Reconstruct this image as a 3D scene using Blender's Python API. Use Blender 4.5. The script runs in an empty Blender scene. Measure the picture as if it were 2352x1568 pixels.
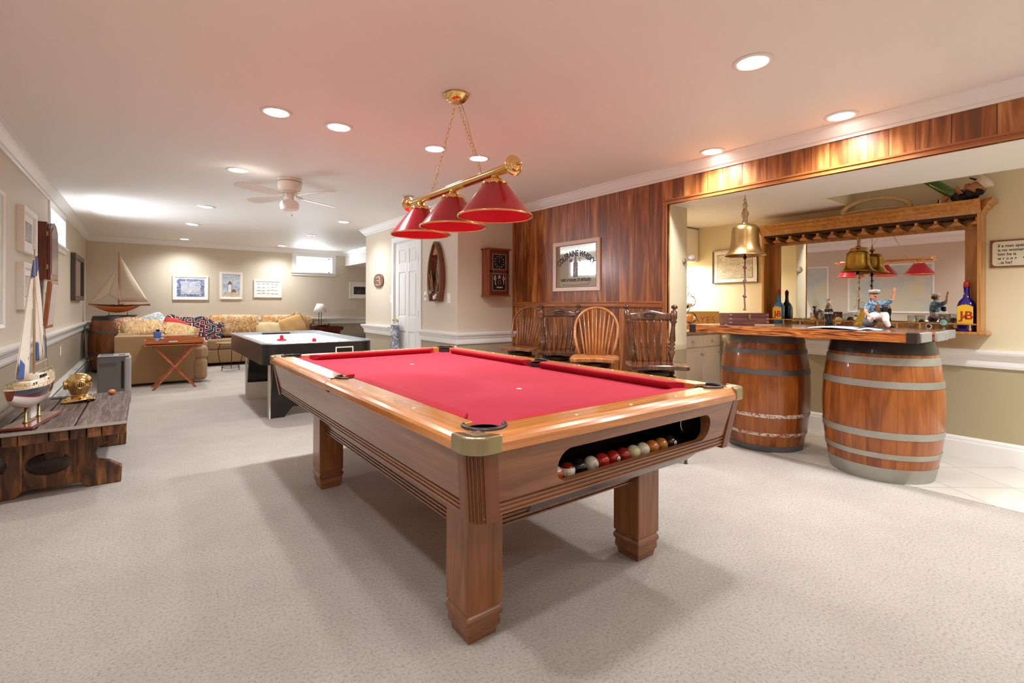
import bpy, bmesh, math, random
from mathutils import Vector, Matrix, Euler
random.seed(7)
R = math.radians
PI = math.pi
SC = bpy.context.scene
COL = SC.collection

# ---------------------------------------------------------------- camera
def add_camera():
    yaw, roll = .6472, .0042
    f = Vector((math.sin(yaw), math.cos(yaw), 0)); rt = Vector((math.cos(yaw), -math.sin(yaw), 0)); up = Vector((0, 0, 1))
    r3 = rt*math.cos(roll) + up*math.sin(roll); u3 = up*math.cos(roll) - rt*math.sin(roll)
    cd = bpy.data.cameras.new('camera'); c = bpy.data.objects.new('camera', cd); COL.objects.link(c)
    m = Matrix.Identity(4)
    for i in range(3):
        m[i][0] = r3[i]; m[i][1] = u3[i]; m[i][2] = -f[i]
    m[2][3] = 1.18
    c.matrix_world = m
    cd.sensor_width = 36; cd.sensor_fit = 'HORIZONTAL'; cd.lens = 1116.65/2352*36
    cd.shift_y = -(784-698.45)/2352
    cd.clip_start = .02
    SC.camera = c
add_camera()

# ---------------------------------------------------------------- world, exposure
SC.view_settings.view_transform = 'Standard'; SC.view_settings.look = 'None'
SC.view_settings.gamma = 1; SC.view_settings.use_curve_mapping = False
SC.view_settings.exposure = 0.6
SC.cycles.max_bounces = 14; SC.cycles.diffuse_bounces = 8; SC.cycles.glossy_bounces = 6
SC.cycles.transmission_bounces = 10; SC.cycles.transparent_max_bounces = 16
SC.cycles.sample_clamp_indirect = 6; SC.cycles.caustics_reflective = False; SC.cycles.caustics_refractive = False
W = bpy.data.worlds.new('sky'); SC.world = W; W.use_nodes = True
W.node_tree.nodes['Background'].inputs[0].default_value = (.86, .93, 1, 1)
W.node_tree.nodes['Background'].inputs[1].default_value = 12.0

LAMP_W = 62.0          # power of one recessed ceiling lamp
LAMP_COL = (.92, .97, 1)
CEIL = 2.37

# ---------------------------------------------------------------- materials
MATS = {}
def _new(name):
    m = bpy.data.materials.new(name); m.use_nodes = True
    return m, m.node_tree, m.node_tree.nodes['Principled BSDF']
def lin(h):
    if isinstance(h, str):
        v = [int(h[i:i+2], 16)/255 for i in (0, 2, 4)]
        return tuple(((c/12.92) if c <= .04045 else ((c+.055)/1.055)**2.4) for c in v)
    return h
def mat(name, col, rough=.5, metal=0, coat=0, bump=0, bscale=60, var=0, vscale=8, emit=0, trans=0, ior=1.45, alpha=1, sheen=0):
    if name in MATS: return MATS[name]
    m, nt, b = _new(name); c = lin(col)
    b.inputs['Base Color'].default_value = (*c, 1); b.inputs['Roughness'].default_value = rough
    b.inputs['Metallic'].default_value = metal; b.inputs['Coat Weight'].default_value = coat
    b.inputs['Coat Roughness'].default_value = .08
    b.inputs['IOR'].default_value = ior; b.inputs['Transmission Weight'].default_value = trans; b.inputs['Alpha'].default_value = alpha
    b.inputs['Sheen Weight'].default_value = sheen
    N, L = nt.nodes, nt.links
    if emit:
        b.inputs['Emission Color'].default_value = (*c, 1); b.inputs['Emission Strength'].default_value = emit
    if var or bump:
        tc = N.new('ShaderNodeTexCoord')
    if var:
        nz = N.new('ShaderNodeTexNoise'); nz.inputs['Scale'].default_value = vscale; nz.inputs['Detail'].default_value = 5
        L.new(tc.outputs['Object'], nz.inputs['Vector'])
        mx = N.new('ShaderNodeMix'); mx.data_type = 'RGBA'
        mx.inputs[6].default_value = (*[max(0, x*(1-var)) for x in c], 1); mx.inputs[7].default_value = (*[min(1, x*(1+var)) for x in c], 1)
        L.new(nz.outputs['Fac'], mx.inputs[0]); L.new(mx.outputs[2], b.inputs['Base Color'])
    if bump:
        n2 = N.new('ShaderNodeTexNoise'); n2.inputs['Scale'].default_value = bscale; n2.inputs['Detail'].default_value = 4
        L.new(tc.outputs['Object'], n2.inputs['Vector'])
        bp = N.new('ShaderNodeBump'); bp.inputs['Strength'].default_value = bump; bp.inputs['Distance'].default_value = .01
        L.new(n2.outputs['Fac'], bp.inputs['Height']); L.new(bp.outputs['Normal'], b.inputs['Normal'])
    MATS[name] = m
    return m
def ramp_mat(name, stops, scale=(1, 1, 1), nscale=4, detail=6, dist=1.5, rough=.4, coat=0, bump=.0, metal=0, coord='Object', band=0, interp='LINEAR', nrough=.55):
    """noise pulled along one axis through a colour ramp: wood grain, marble, cloth prints"""
    if name in MATS: return MATS[name]
    m, nt, b = _new(name); N, L = nt.nodes, nt.links
    tc = N.new('ShaderNodeTexCoord'); mp = N.new('ShaderNodeMapping'); mp.inputs['Scale'].default_value = scale
    L.new(tc.outputs[coord], mp.inputs['Vector'])
    nz = N.new('ShaderNodeTexNoise'); nz.inputs['Scale'].default_value = nscale; nz.inputs['Detail'].default_value = detail
    nz.inputs['Distortion'].default_value = dist; nz.inputs['Roughness'].default_value = nrough
    L.new(mp.outputs[0], nz.inputs['Vector'])
    rp = N.new('ShaderNodeValToRGB'); rp.color_ramp.interpolation = interp
    el = rp.color_ramp.elements
    while len(el) < len(stops): el.new(.5)
    for e, (p, c) in zip(el, stops):
        e.position = p; e.color = (*lin(c), 1)
    L.new(nz.outputs['Fac'], rp.inputs[0]); L.new(rp.outputs[0], b.inputs['Base Color'])
    b.inputs['Roughness'].default_value = rough; b.inputs['Coat Weight'].default_value = coat; b.inputs['Metallic'].default_value = metal
    b.inputs['Coat Roughness'].default_value = .1
    if bump:
        bp = N.new('ShaderNodeBump'); bp.inputs['Strength'].default_value = bump; bp.inputs['Distance'].default_value = .004
        L.new(nz.outputs['Fac'], bp.inputs['Height']); L.new(bp.outputs[0], b.inputs['Normal'])
    MATS[name] = m
    return m
def wood(name, dark, mid, light, axis='y', rough=.4, coat=.2, bump=.15, k=1, spread=.2):
    s = {'x': (.6, 9, 9), 'y': (9, .6, 9), 'z': (9, 9, .6)}[axis]
    return ramp_mat(name, [(.5-spread, dark), (.5, mid), (.5+spread, light)], scale=tuple(v*k for v in s), nscale=3.2, detail=8, dist=1.1, rough=rough, coat=coat, bump=bump)
def math_node(nt, op, a, b=None, c=None):
    n = nt.nodes.new('ShaderNodeMath'); n.operation = op
    for i, v in enumerate((a, b, c)):
        if v is None: continue
        if isinstance(v, (int, float)): n.inputs[i].default_value = v
        else: nt.links.new(v, n.inputs[i])
    return n.outputs[0]

# ---------------------------------------------------------------- mesh builder
class MB:
    def __init__(s): s.bm = bmesh.new(); s.M = Matrix(); s.mi = 0
    def at(s, loc=(0, 0, 0), rx=0, ry=0, rz=0, sc=1):
        s.M = Matrix.Translation(loc) @ Euler((R(rx), R(ry), R(rz))).to_matrix().to_4x4() @ Matrix.Scale(sc, 4); return s
    def add(s, vs, fs, smooth=False):
        v = [s.bm.verts.new(s.M @ Vector(p)) for p in vs]
        for f in fs:
            try:
                q = s.bm.faces.new([v[i] for i in f]); q.smooth = smooth; q.material_index = s.mi
            except ValueError: pass
        return s
    def box(s, x0, y0, z0, x1, y1, z1):
        return s.add([(x0, y0, z0), (x1, y0, z0), (x1, y1, z0), (x0, y1, z0), (x0, y0, z1), (x1, y0, z1), (x1, y1, z1), (x0, y1, z1)],
                     [(0, 3, 2, 1), (4, 5, 6, 7), (0, 1, 5, 4), (1, 2, 6, 5), (2, 3, 7, 6), (3, 0, 4, 7)])
    def cbox(s, c, d):
        return s.box(c[0]-d[0]/2, c[1]-d[1]/2, c[2]-d[2]/2, c[0]+d[0]/2, c[1]+d[1]/2, c[2]+d[2]/2)
    def lathe(s, prof, c=(0, 0, 0), seg=32, smooth=True, a0=0, a1=2*PI, cap=True):
        full = abs(a1-a0-2*PI) < 1e-6; n = seg if full else seg+1
        vs, rings = [], []
        for r, z in prof:
            if r < 1e-6: rings.append([len(vs)]); vs.append((c[0], c[1], c[2]+z))
            else:
                rings.append(list(range(len(vs), len(vs)+n)))
                for i in range(n):
                    a = a0+(a1-a0)*i/seg; vs.append((c[0]+r*math.cos(a), c[1]+r*math.sin(a), c[2]+z))
        fs = []
        for A, B in zip(rings, rings[1:]):
            for i in range(seg):
                j = (i+1) % n
                if len(A) == 1 and len(B) == 1: continue
                if len(A) == 1: fs.append((A[0], B[j], B[i]))
                elif len(B) == 1: fs.append((A[i], A[j], B[0]))
                else: fs.append((A[i], A[j], B[j], B[i]))
        if cap and full:
            if len(rings[0]) > 1 and prof[0] != prof[-1]: fs.append(tuple(reversed(rings[0])))
            if len(rings[-1]) > 1 and prof[0] != prof[-1]: fs.append(tuple(rings[-1]))
        return s.add(vs, fs, smooth)
    def cyl(s, c, r, h, seg=24, r2=None): return s.lathe([(r, 0), (r if r2 is None else r2, h)], c, seg)
    def tube(s, pts, r=.01, seg=8, closed=False, smooth=True, cap=True):
        P = [Vector(p) for p in pts]; n = len(P); rr = r if isinstance(r, (list, tuple)) else [r]*n
        vs, fs = [], []; up = None
        for i in range(n):
            a = P[(i-1) % n] if (closed or i) else P[0]; b = P[(i+1) % n] if (closed or i < n-1) else P[-1]
            t = (b-a).normalized() if (b-a).length > 1e-9 else Vector((0, 0, 1))
            if up is None:
                up = Vector((0, 0, 1)) if abs(t.z) < .9 else Vector((1, 0, 0))
            u = (up - t*up.dot(t))
            u = u.normalized() if u.length > 1e-6 else t.orthogonal().normalized()
            up = u; w = t.cross(u)
            for k in range(seg):
                q = 2*PI*k/seg; vs.append(P[i]+(u*math.cos(q)+w*math.sin(q))*rr[i])
        m = n if closed else n-1
        for i in range(m):
            A, B = i*seg, ((i+1) % n)*seg
            for k in range(seg): fs.append((A+k, A+(k+1) % seg, B+(k+1) % seg, B+k))
        if not closed and cap:
            fs.append(tuple(reversed(range(seg)))); fs.append(tuple(range((n-1)*seg, n*seg)))
        return s.add(vs, fs, smooth)
    def prism(s, poly, z0, z1, smooth=False):
        n = len(poly); vs = [(x, y, z0) for x, y in poly]+[(x, y, z1) for x, y in poly]
        fs = [tuple(reversed(range(n))), tuple(range(n, 2*n))]+[(i, (i+1) % n, (i+1) % n+n, i+n) for i in range(n)]
        return s.add(vs, fs, smooth)
    def ball(s, c, r, sc=(1, 1, 1), u=16, v=10):
        vs, rings = [], []
        for j in range(v+1):
            t = PI*j/v
            if j in (0, v): rings.append([len(vs)]); vs.append((c[0], c[1], c[2]+r*sc[2]*math.cos(t)))
            else:
                rings.append(list(range(len(vs), len(vs)+u)))
                for i in range(u):
                    a = 2*PI*i/u; vs.append((c[0]+r*sc[0]*math.sin(t)*math.cos(a), c[1]+r*sc[1]*math.sin(t)*math.sin(a), c[2]+r*sc[2]*math.cos(t)))
        fs = []
        for A, B in zip(rings, rings[1:]):
            for i in range(u):
                j = (i+1) % u
                if len(A) == 1: fs.append((A[0], B[i], B[j]))
                elif len(B) == 1: fs.append((A[j], A[i], B[0]))
                else: fs.append((A[j], A[i], B[i], B[j]))
        return s.add(vs, fs, True)
    def surf(s, fn, nu, nv, smooth=True, cu=False):
        vs = [fn(i/nu, j/nv) for j in range(nv+1) for i in range(nu+(0 if cu else 1))]
        w = nu if cu else nu+1; fs = []
        for j in range(nv):
            for i in range(nu):
                k = (i+1) % w if cu else i+1
                fs.append((j*w+i, j*w+k, (j+1)*w+k, (j+1)*w+i))
        return s.add(vs, fs, smooth)
    def sweep(s, prof, p0, p1, out, m0=0, m1=0):
        """moulding: prof is (distance from wall, height) pairs, swept from p0 to p1; m0, m1 mitre the ends"""
        p0, p1, out = Vector(p0), Vector(p1), Vector(out); n = len(prof); t = (p1-p0).normalized()
        vs = [p0+out*a-t*a*m0+Vector((0, 0, b)) for a, b in prof]+[p1+out*a+t*a*m1+Vector((0, 0, b)) for a, b in prof]
        fs = [tuple(range(n)), tuple(reversed(range(n, 2*n)))]+[(i, i+n, (i+1) % n+n, (i+1) % n) for i in range(n)]
        return s.add(vs, fs)
    def make(s, name, m, parent=None, loc=None, rz=0, bev=0, bseg=2, split=0, solid=0, sub=0, **tags):
        bmesh.ops.recalc_face_normals(s.bm, faces=s.bm.faces)
        me = bpy.data.meshes.new(name); s.bm.to_mesh(me); s.bm.free()
        for q in (m if isinstance(m, (list, tuple)) else [m]): me.materials.append(q)
        o = bpy.data.objects.new(name, me); COL.objects.link(o)
        if parent is not None: o.parent = parent
        if loc is not None: o.location = loc
        if rz: o.rotation_euler.z = R(rz)
        if solid:
            q = o.modifiers.new('solid', 'SOLIDIFY'); q.thickness = solid; q.offset = 0
        if bev:
            q = o.modifiers.new('bevel', 'BEVEL'); q.width = bev; q.segments = bseg; q.limit_method = 'ANGLE'; q.angle_limit = R(35)
            q.harden_normals = False
        if sub:
            q = o.modifiers.new('sub', 'SUBSURF'); q.levels = sub; q.render_levels = sub
        if split:
            q = o.modifiers.new('split', 'EDGE_SPLIT'); q.split_angle = R(split)
        for k, v in tags.items(): o[{'cat': 'category'}.get(k, k)] = v
        return o
def thing(name, label, cat, loc=(0, 0, 0), rz=0, group=None):
    o = bpy.data.objects.new(name, None); COL.objects.link(o); o.empty_display_size = .05
    o.location = loc; o.rotation_euler.z = R(rz); o['label'] = label; o['category'] = cat
    if group: o['group'] = group
    return o
def struct(name, mb, m, **k): return mb.make(name, m, kind='structure', **k)
def kids(o): return [c for c in bpy.data.objects if c.parent == o]
def dup(root, loc, rz=None, label=None, group=None, tilt=None):
    def cp(o, par):
        c = o.copy(); COL.objects.link(c)
        if par is not None: c.parent = par
        for ch in kids(o): cp(ch, c)
        return c
    r = cp(root, None); r.location = loc
    if rz is not None: r.rotation_euler.z = R(rz)
    if tilt: r.rotation_euler = [R(a) for a in tilt]
    if label: r['label'] = label
    if group: r['group'] = group
    return r
def text_into(mb, s, size, fn=None, align='CENTER', thick=.001, bold=0, sx=1):
    """lettering as mesh, built in the local XZ plane facing -Y; fn bends (x, z) -> (x, y, z)"""
    cu = bpy.data.curves.new('t', 'FONT'); cu.body = s; cu.size = size; cu.align_x = align; cu.extrude = 0; cu.offset = bold
    cu.resolution_u = 3
    o = bpy.data.objects.new('t', cu); COL.objects.link(o)
    dg = bpy.context.evaluated_depsgraph_get(); me = bpy.data.meshes.new_from_object(o.evaluated_get(dg))
    fn = fn or (lambda x, z: (x, 0, z))
    mb.add([fn(v.co.x*sx, v.co.y) for v in me.vertices], [tuple(p.vertices) for p in me.polygons])
    bpy.data.objects.remove(o); bpy.data.curves.remove(cu); bpy.data.meshes.remove(me)
    return mb
def arc(cx, cy, r, a0, a1, n): return [(cx+r*math.cos(R(a0+(a1-a0)*i/n)), cy+r*math.sin(R(a0+(a1-a0)*i/n))) for i in range(n+1)]
def rrect(x0, y0, x1, y1, r, n=5):
    return arc(x1-r, y0+r, r, -90, 0, n)+arc(x1-r, y1-r, r, 0, 90, n)+arc(x0+r, y1-r, r, 90, 180, n)+arc(x0+r, y0+r, r, 180, 270, n)
def circ(c, r, n=24, ax='z', a0=0, a1=360, ry=None):
    ry = r if ry is None else ry; full = abs(a1-a0) >= 360; out = []
    for i in range(n if full else n+1):
        a = R(a0+(a1-a0)*i/n); u, v = r*math.cos(a), ry*math.sin(a)
        out.append({'z': (c[0]+u, c[1]+v, c[2]), 'y': (c[0]+u, c[1], c[2]+v), 'x': (c[0], c[1]+u, c[2]+v)}[ax])
    return out

# common materials
M_white = mat('white_paint', 'e9e7e3', .45)
M_trim = mat('trim_white', 'eeedeb', .35, coat=.2)
M_brass = mat('polished_brass', 'e8c482', .14, metal=1)
M_brass2 = mat('antique_brass', 'b09a5c', .3, metal=1, var=.15, vscale=6)
M_black = mat('black_plastic', '141312', .4)
M_steel = mat('steel', 'c8c8c8', .25, metal=1)
M_dark = mat('dark_metal', '2a2624', .4, metal=.6)
M_glass = mat('clear_glass', 'ffffff', .02, trans=1, ior=1.35)
M_mirror = mat('mirror_silver', 'e6e6e4', .015, metal=1)
M_plate = mat('switch_plate_white', 'f0efec', .35)
def window_glass(name='window_glass', tint=(1, 1, 1), ior=1.4):
    m, nt, b = _new(name); N, L = nt.nodes, nt.links
    tr = N.new('ShaderNodeBsdfTransparent'); tr.inputs[0].default_value = (*tint, 1); gl = N.new('ShaderNodeBsdfGlossy'); gl.inputs['Roughness'].default_value = .02
    fr = N.new('ShaderNodeLayerWeight'); fr.inputs[0].default_value = ior-1.15
    mx = N.new('ShaderNodeMixShader'); L.new(math_node(nt, 'MULTIPLY', fr.outputs[1], .55), mx.inputs[0]); L.new(tr.outputs[0], mx.inputs[1]); L.new(gl.outputs[0], mx.inputs[2])
    L.new(mx.outputs[0], N['Material Output'].inputs[0]); return m
M_pane = window_glass()
M_thin = window_glass('thin_drinking_glass', (.93, .95, .94), 1.5)
# ================================================================ room shell
XL, XW, XM, XC, YB, YK, YR = -.829, 3.67, 5.09, 2.865, 11.4, 4.826, -1.7
XE, YE, XS = 3.95, 3.47, 4.45      # back of the bar opening, bar end wall, soffit edge
ZH = 2.06
def paint_mat():
    """wall paint: pale above the chair rail, darker taupe below it"""
    m, nt, b = _new('two_tone_paint'); N, L = nt.nodes, nt.links
    g = N.new('ShaderNodeNewGeometry'); sp = N.new('ShaderNodeSeparateXYZ'); L.new(g.outputs['Position'], sp.inputs[0])
    lt = math_node(nt, 'LESS_THAN', sp.outputs[2], .78)
    mx = N.new('ShaderNodeMix'); mx.data_type = 'RGBA'; L.new(lt, mx.inputs[0])
    mx.inputs[6].default_value = (*lin('d0c3b0'), 1); mx.inputs[7].default_value = (*lin('a99c86'), 1)
    L.new(mx.outputs[2], b.inputs['Base Color']); b.inputs['Roughness'].default_value = .55
    nz = N.new('ShaderNodeTexNoise'); nz.inputs['Scale'].default_value = 260; L.new(g.outputs['Position'], nz.inputs['Vector'])
    bp = N.new('ShaderNodeBump'); bp.inputs['Strength'].default_value = .06; bp.inputs['Distance'].default_value = .002
    L.new(nz.outputs[0], bp.inputs['Height']); L.new(bp.outputs[0], b.inputs['Normal'])
    return m
M_paint = paint_mat()
def bar_mat():
    m, nt, b = _new('bar_wall_paint'); N, L = nt.nodes, nt.links
    g = N.new('ShaderNodeNewGeometry'); sp = N.new('ShaderNodeSeparateXYZ'); L.new(g.outputs['Position'], sp.inputs[0])
    lt = math_node(nt, 'LESS_THAN', sp.outputs[2], .78)
    mx = N.new('ShaderNodeMix'); mx.data_type = 'RGBA'; L.new(lt, mx.inputs[0])
    mx.inputs[6].default_value = (*lin('dbcfae'), 1); mx.inputs[7].default_value = (*lin('b0a384'), 1)
    L.new(mx.outputs[2], b.inputs['Base Color']); b.inputs['Roughness'].default_value = .55
    return m
M_barpaint = bar_mat()
M_ceil = mat('ceiling_paint', 'edebe7', .6, bump=.04, bscale=300)
def carpet_mat():
    m, nt, b = _new('speckled_carpet'); N, L = nt.nodes, nt.links
    g = N.new('ShaderNodeTexCoord')
    def nz(sc, de, ro=.6):
        n = N.new('ShaderNodeTexNoise'); n.inputs['Scale'].default_value = sc; n.inputs['Detail'].default_value = de
        n.inputs['Roughness'].default_value = ro; L.new(g.outputs['Object'], n.inputs['Vector']); return n.outputs[0]
    fine = nz(85, 6, .85); blot = nz(2.2, 4); grain = nz(260, 2)
    rp = N.new('ShaderNodeValToRGB'); e = rp.color_ramp.elements
    e[0].position = .36; e[0].color = (*lin('a59284'), 1); e[1].position = .47; e[1].color = (*lin('dccdc0'), 1)
    q = e.new(.62); q.color = (*lin('ebddd1'), 1)
    L.new(fine, rp.inputs[0])
    mx = N.new('ShaderNodeMix'); mx.data_type = 'RGBA'; mx.blend_type = 'MULTIPLY'; mx.inputs[0].default_value = 1
    r2 = N.new('ShaderNodeValToRGB'); f = r2.color_ramp.elements
    f[0].position = .3; f[0].color = (.86, .85, .84, 1); f[1].position = .65; f[1].color = (1, 1, 1, 1); L.new(blot, r2.inputs[0])
    L.new(rp.outputs[0], mx.inputs[6]); L.new(r2.outputs[0], mx.inputs[7]); L.new(mx.outputs[2], b.inputs['Base Color'])
    b.inputs['Roughness'].default_value = .95; b.inputs['Sheen Weight'].default_value = .2
    h = math_node(nt, 'ADD', fine, math_node(nt, 'MULTIPLY', grain, .5))
    bp = N.new('ShaderNodeBump'); bp.inputs['Strength'].default_value = .9; bp.inputs['Distance'].default_value = .02
    L.new(h, bp.inputs['Height']); L.new(bp.outputs[0], b.inputs['Normal'])
    return m
M_carpet = carpet_mat()
def tile_mat():
    m, nt, b = _new('floor_tile'); N, L = nt.nodes, nt.links
    g = N.new('ShaderNodeTexCoord'); mp = N.new('ShaderNodeMapping'); mp.inputs['Rotation'].default_value[2] = R(38); L.new(g.outputs['Object'], mp.inputs[0])
    br = N.new('ShaderNodeTexBrick'); br.offset = 0; br.inputs['Scale'].default_value = 1; br.inputs['Brick Width'].default_value = .40; br.inputs['Row Height'].default_value = .40
    br.inputs['Mortar Size'].default_value = .004; br.inputs['Color1'].default_value = (*lin('d9d2c8'), 1); br.inputs['Color2'].default_value = (*lin('d2cabf'), 1)
    br.inputs['Mortar'].default_value = (*lin('a9a49c'), 1); L.new(mp.outputs[0], br.inputs['Vector'])
    nz = N.new('ShaderNodeTexNoise'); nz.inputs['Scale'].default_value = 3; nz.inputs['Detail'].default_value = 5; L.new(mp.outputs[0], nz.inputs['Vector'])
    mx = N.new('ShaderNodeMix'); mx.data_type = 'RGBA'; mx.blend_type = 'MULTIPLY'; mx.inputs[0].default_value = .18
    L.new(br.outputs[0], mx.inputs[6]); L.new(nz.outputs[0], mx.inputs[7]); L.new(mx.outputs[2], b.inputs['Base Color'])
    b.inputs['Roughness'].default_value = .3
    return m
def panel_mat():
    """teak-look wall panelling in vertical boards of uneven width"""
    m, nt, b = _new('teak_panelling'); N, L = nt.nodes, nt.links
    g = N.new('ShaderNodeNewGeometry'); sp = N.new('ShaderNodeSeparateXYZ'); L.new(g.outputs['Position'], sp.inputs[0]); y = sp.outputs[1]; z = sp.outputs[2]
    wob = math_node(nt, 'MULTIPLY', math_node(nt, 'SINE', math_node(nt, 'MULTIPLY', y, 5.2)), .055)
    t = math_node(nt, 'DIVIDE', math_node(nt, 'ADD', y, wob), .135)
    idx = math_node(nt, 'FLOOR', t); fr = math_node(nt, 'FRACT', t)
    wn = N.new('ShaderNodeTexWhiteNoise'); wn.noise_dimensions = '1D'; L.new(idx, wn.inputs['W'])
    cb = N.new('ShaderNodeCombineXYZ')
    L.new(math_node(nt, 'MULTIPLY', y, 12), cb.inputs[0]); L.new(math_node(nt, 'MULTIPLY', wn.outputs[0], 40), cb.inputs[1]); L.new(math_node(nt, 'MULTIPLY', z, 1.3), cb.inputs[2])
    nz = N.new('ShaderNodeTexNoise'); nz.inputs['Scale'].default_value = 1.0; nz.inputs['Detail'].default_value = 7; nz.inputs['Distortion'].default_value = 1.6; L.new(cb.outputs[0], nz.inputs['Vector'])
    fac = math_node(nt, 'ADD', nz.outputs[0], math_node(nt, 'MULTIPLY', math_node(nt, 'SUBTRACT', wn.outputs[0], .5), .16))
    rp = N.new('ShaderNodeValToRGB'); e = rp.color_ramp.elements
    e[0].position = .36; e[0].color = (*lin('70401f'), 1); e[1].position = .70; e[1].color = (*lin('cf8e50'), 1)
    for p, c in ((.42, '86481f'), (.53, 'a3602f')):
        q = e.new(p); q.color = (*lin(c), 1)
    L.new(fac, rp.inputs[0])
    seam = math_node(nt, 'LESS_THAN', fr, .022)
    mx = N.new('ShaderNodeMix'); mx.data_type = 'RGBA'; L.new(seam, mx.inputs[0]); L.new(rp.outputs[0], mx.inputs[6]); mx.inputs[7].default_value = (*lin('3a1c0c'), 1)
    L.new(mx.outputs[2], b.inputs['Base Color']); b.inputs['Roughness'].default_value = .32; b.inputs['Coat Weight'].default_value = .25; b.inputs['Coat Roughness'].default_value = .18
    bp = N.new('ShaderNodeBump'); bp.inputs['Strength'].default_value = .5; bp.inputs['Distance'].default_value = .003; bp.invert = True
    L.new(seam, bp.inputs['Height']); L.new(bp.outputs[0], b.inputs['Normal'])
    return m
M_panel = panel_mat()
M_teak_y = wood('teak_trim_lengthwise', '8a4a20', 'a8622e', 'c07c42', 'y', .3, .3)
M_teak_z = wood('teak_trim_upright', '8a4a20', 'a8622e', 'c07c42', 'z', .3, .3)

# floors
struct('floor', MB().box(XL-.15, YR-.15, -.1, 5.3, YB+.15, 0), M_carpet)
mb = MB(); mb.box(4.0, YR, -.05, XM, YE, .004)
struct('floor_tiles', mb, tile_mat())
# ceiling
struct('ceiling', MB().box(XL-.15, YR-.15, CEIL, 5.3, YB+.15, CEIL+.1), M_ceil)
mb = MB()
mb.box(XE, YR, ZH, XS, YE, CEIL); mb.box(XS, 1.64, ZH, XM, YE, CEIL)
struct('ceiling_bar_soffit', mb, M_ceil)
mb = MB(); mb.box(XS+.001, 1.632, ZH, XM, 1.6399, CEIL)
struct('wall_soffit_end', mb, M_barpaint)
# left wall with its window opening
WY0, WY1, WZ0, WZ1 = 7.23, 8.41, 1.86, 2.20
mb = MB(); a, b_ = XL-.22, XL
mb.box(a, YR, 0, b_, WY0, CEIL); mb.box(a, WY1, 0, b_, YB, CEIL); mb.box(a, WY0, 0, b_, WY1, WZ0); mb.box(a, WY0, WZ1, b_, WY1, CEIL)
struct('wall_left', mb, M_paint)
# back wall with its window opening
BX0, BX1, BZ0, BZ1 = 2.66, 3.43, 1.87, 2.22
mb = MB(); a, b_ = YB, YB+.22
mb.box(XL-.22, a, 0, BX0, b_, CEIL); mb.box(BX1, a, 0, 5.2, b_, CEIL); mb.box(BX0, a, 0, BX1, b_, BZ0); mb.box(BX0, a, BZ1, BX1, b_, CEIL)
struct('wall_back', mb, M_paint)
# closet block with a door opening
DY0, DY1, DZ = 5.80, 6.60, 2.05
YC2 = 7.73
mb = MB()
mb.box(XC, YK, 0, XC+.12, DY0, CEIL); mb.box(XC, DY1, 0, XC+.12, YC2, CEIL); mb.box(XC, DY0, DZ, XC+.12, DY1, CEIL)
struct('wall_closet', mb, M_paint)
struct('wall_closet_front', MB().box(XC+.12, YK, 0, XW+.03, YK+.12, CEIL), M_paint)
struct('wall_closet_rear', MB().box(XC+.12, YC2-.12, 0, 5.0, YC2, CEIL), M_paint)
struct('wall_alcove_right', MB().box(5.0, YC2-.12, 0, 5.12, YB, CEIL), M_paint)
# boxed soffit along the far right with crown
mb = MB(); mb.box(3.73, YC2, 2.05, 5.0, YB, CEIL)
struct('ceiling_far_soffit', mb, M_ceil)
# wood wall between the closet and the bar, header over the opening
OY = 2.58
struct('wall_panelled', MB().box(XW, OY, 0, XW+.02, YK, CEIL), M_panel)
struct('wall_bar_partition', MB().box(XW+.02, OY, 0, XE, YK+.1, CEIL), M_barpaint)
struct('wall_header_panelled', MB().box(XW, YR, ZH, XW+.02, OY, CEIL), M_panel)
struct('wall_header_core', MB().box(XW+.02, YR, ZH, XE, OY, CEIL), M_ceil)
# bar walls and the wall behind the camera
struct('wall_bar_back', MB().box(XM, YR, 0, XM+.12, YE+.1, CEIL), M_barpaint)
struct('wall_bar_end', MB().box(XE, YE, 0, XM, YE+.1, CEIL), M_barpaint)
struct('wall_rear', MB().box(XL-.15, YR-.12, 0, XM+.12, YR, CEIL), M_paint)

# mouldings -------------------------------------------------------------
CROWN = [(0, -.095), (.012, -.095), (.018, -.080), (.030, -.074), (.060, -.034), (.072, -.014), (.085, -.010), (.085, 0), (0, 0)]
RAIL = [(0, .715), (.016, .715), (.022, .735), (.022, .775), (.034, .785), (.040, .800), (.058, .818), (.064, .835), (.064, .850), (0, .850)]
BASE = [(0, 0), (.018, 0), (.018, .125), (.013, .140), (.013, .150), (.006, .165), (0, .168)]
def moulding(name, prof, segs, m=M_trim, z=0):
    mb = MB()
    for p0, p1, out, *mm in segs: mb.sweep(prof, (*p0, z), (*p1, z), (*out, 0), *mm)
    return struct(name, mb, m)
PX, NX, PY, NY = (1, 0), (-1, 0), (0, 1), (0, -1)
moulding('trim_1', CROWN, [((XL, YR), (XL, YB), PX, 0, -1)], z=CEIL)
moulding('trim_2', CROWN, [((XL, YB), (3.73, YB), NY, -1, -1)], z=CEIL)
moulding('trim_3', CROWN, [((3.73, YC2), (3.73, YB), NX, -1, -1)], z=CEIL)
moulding('trim_4', CROWN, [((XC, YK), (XC, YC2), NX, 1, 1)], z=CEIL)
moulding('trim_5', CROWN, [((XC, YK), (XW, YK), NY, 1, -1)], z=CEIL)
moulding('trim_6', CROWN, [((XW, YR), (XW, YK), NX, 0, -1)], z=CEIL)
moulding('trim_7', CROWN, [((XC, YC2), (3.73, YC2), PY, 1, -1)], z=CEIL)
moulding('trim_8', RAIL, [((XL, YR), (XL, YB), PX, 0, -1)])
moulding('trim_9', RAIL, [((XL, YB), (5.0, YB), NY, -1, 0)])
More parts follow.
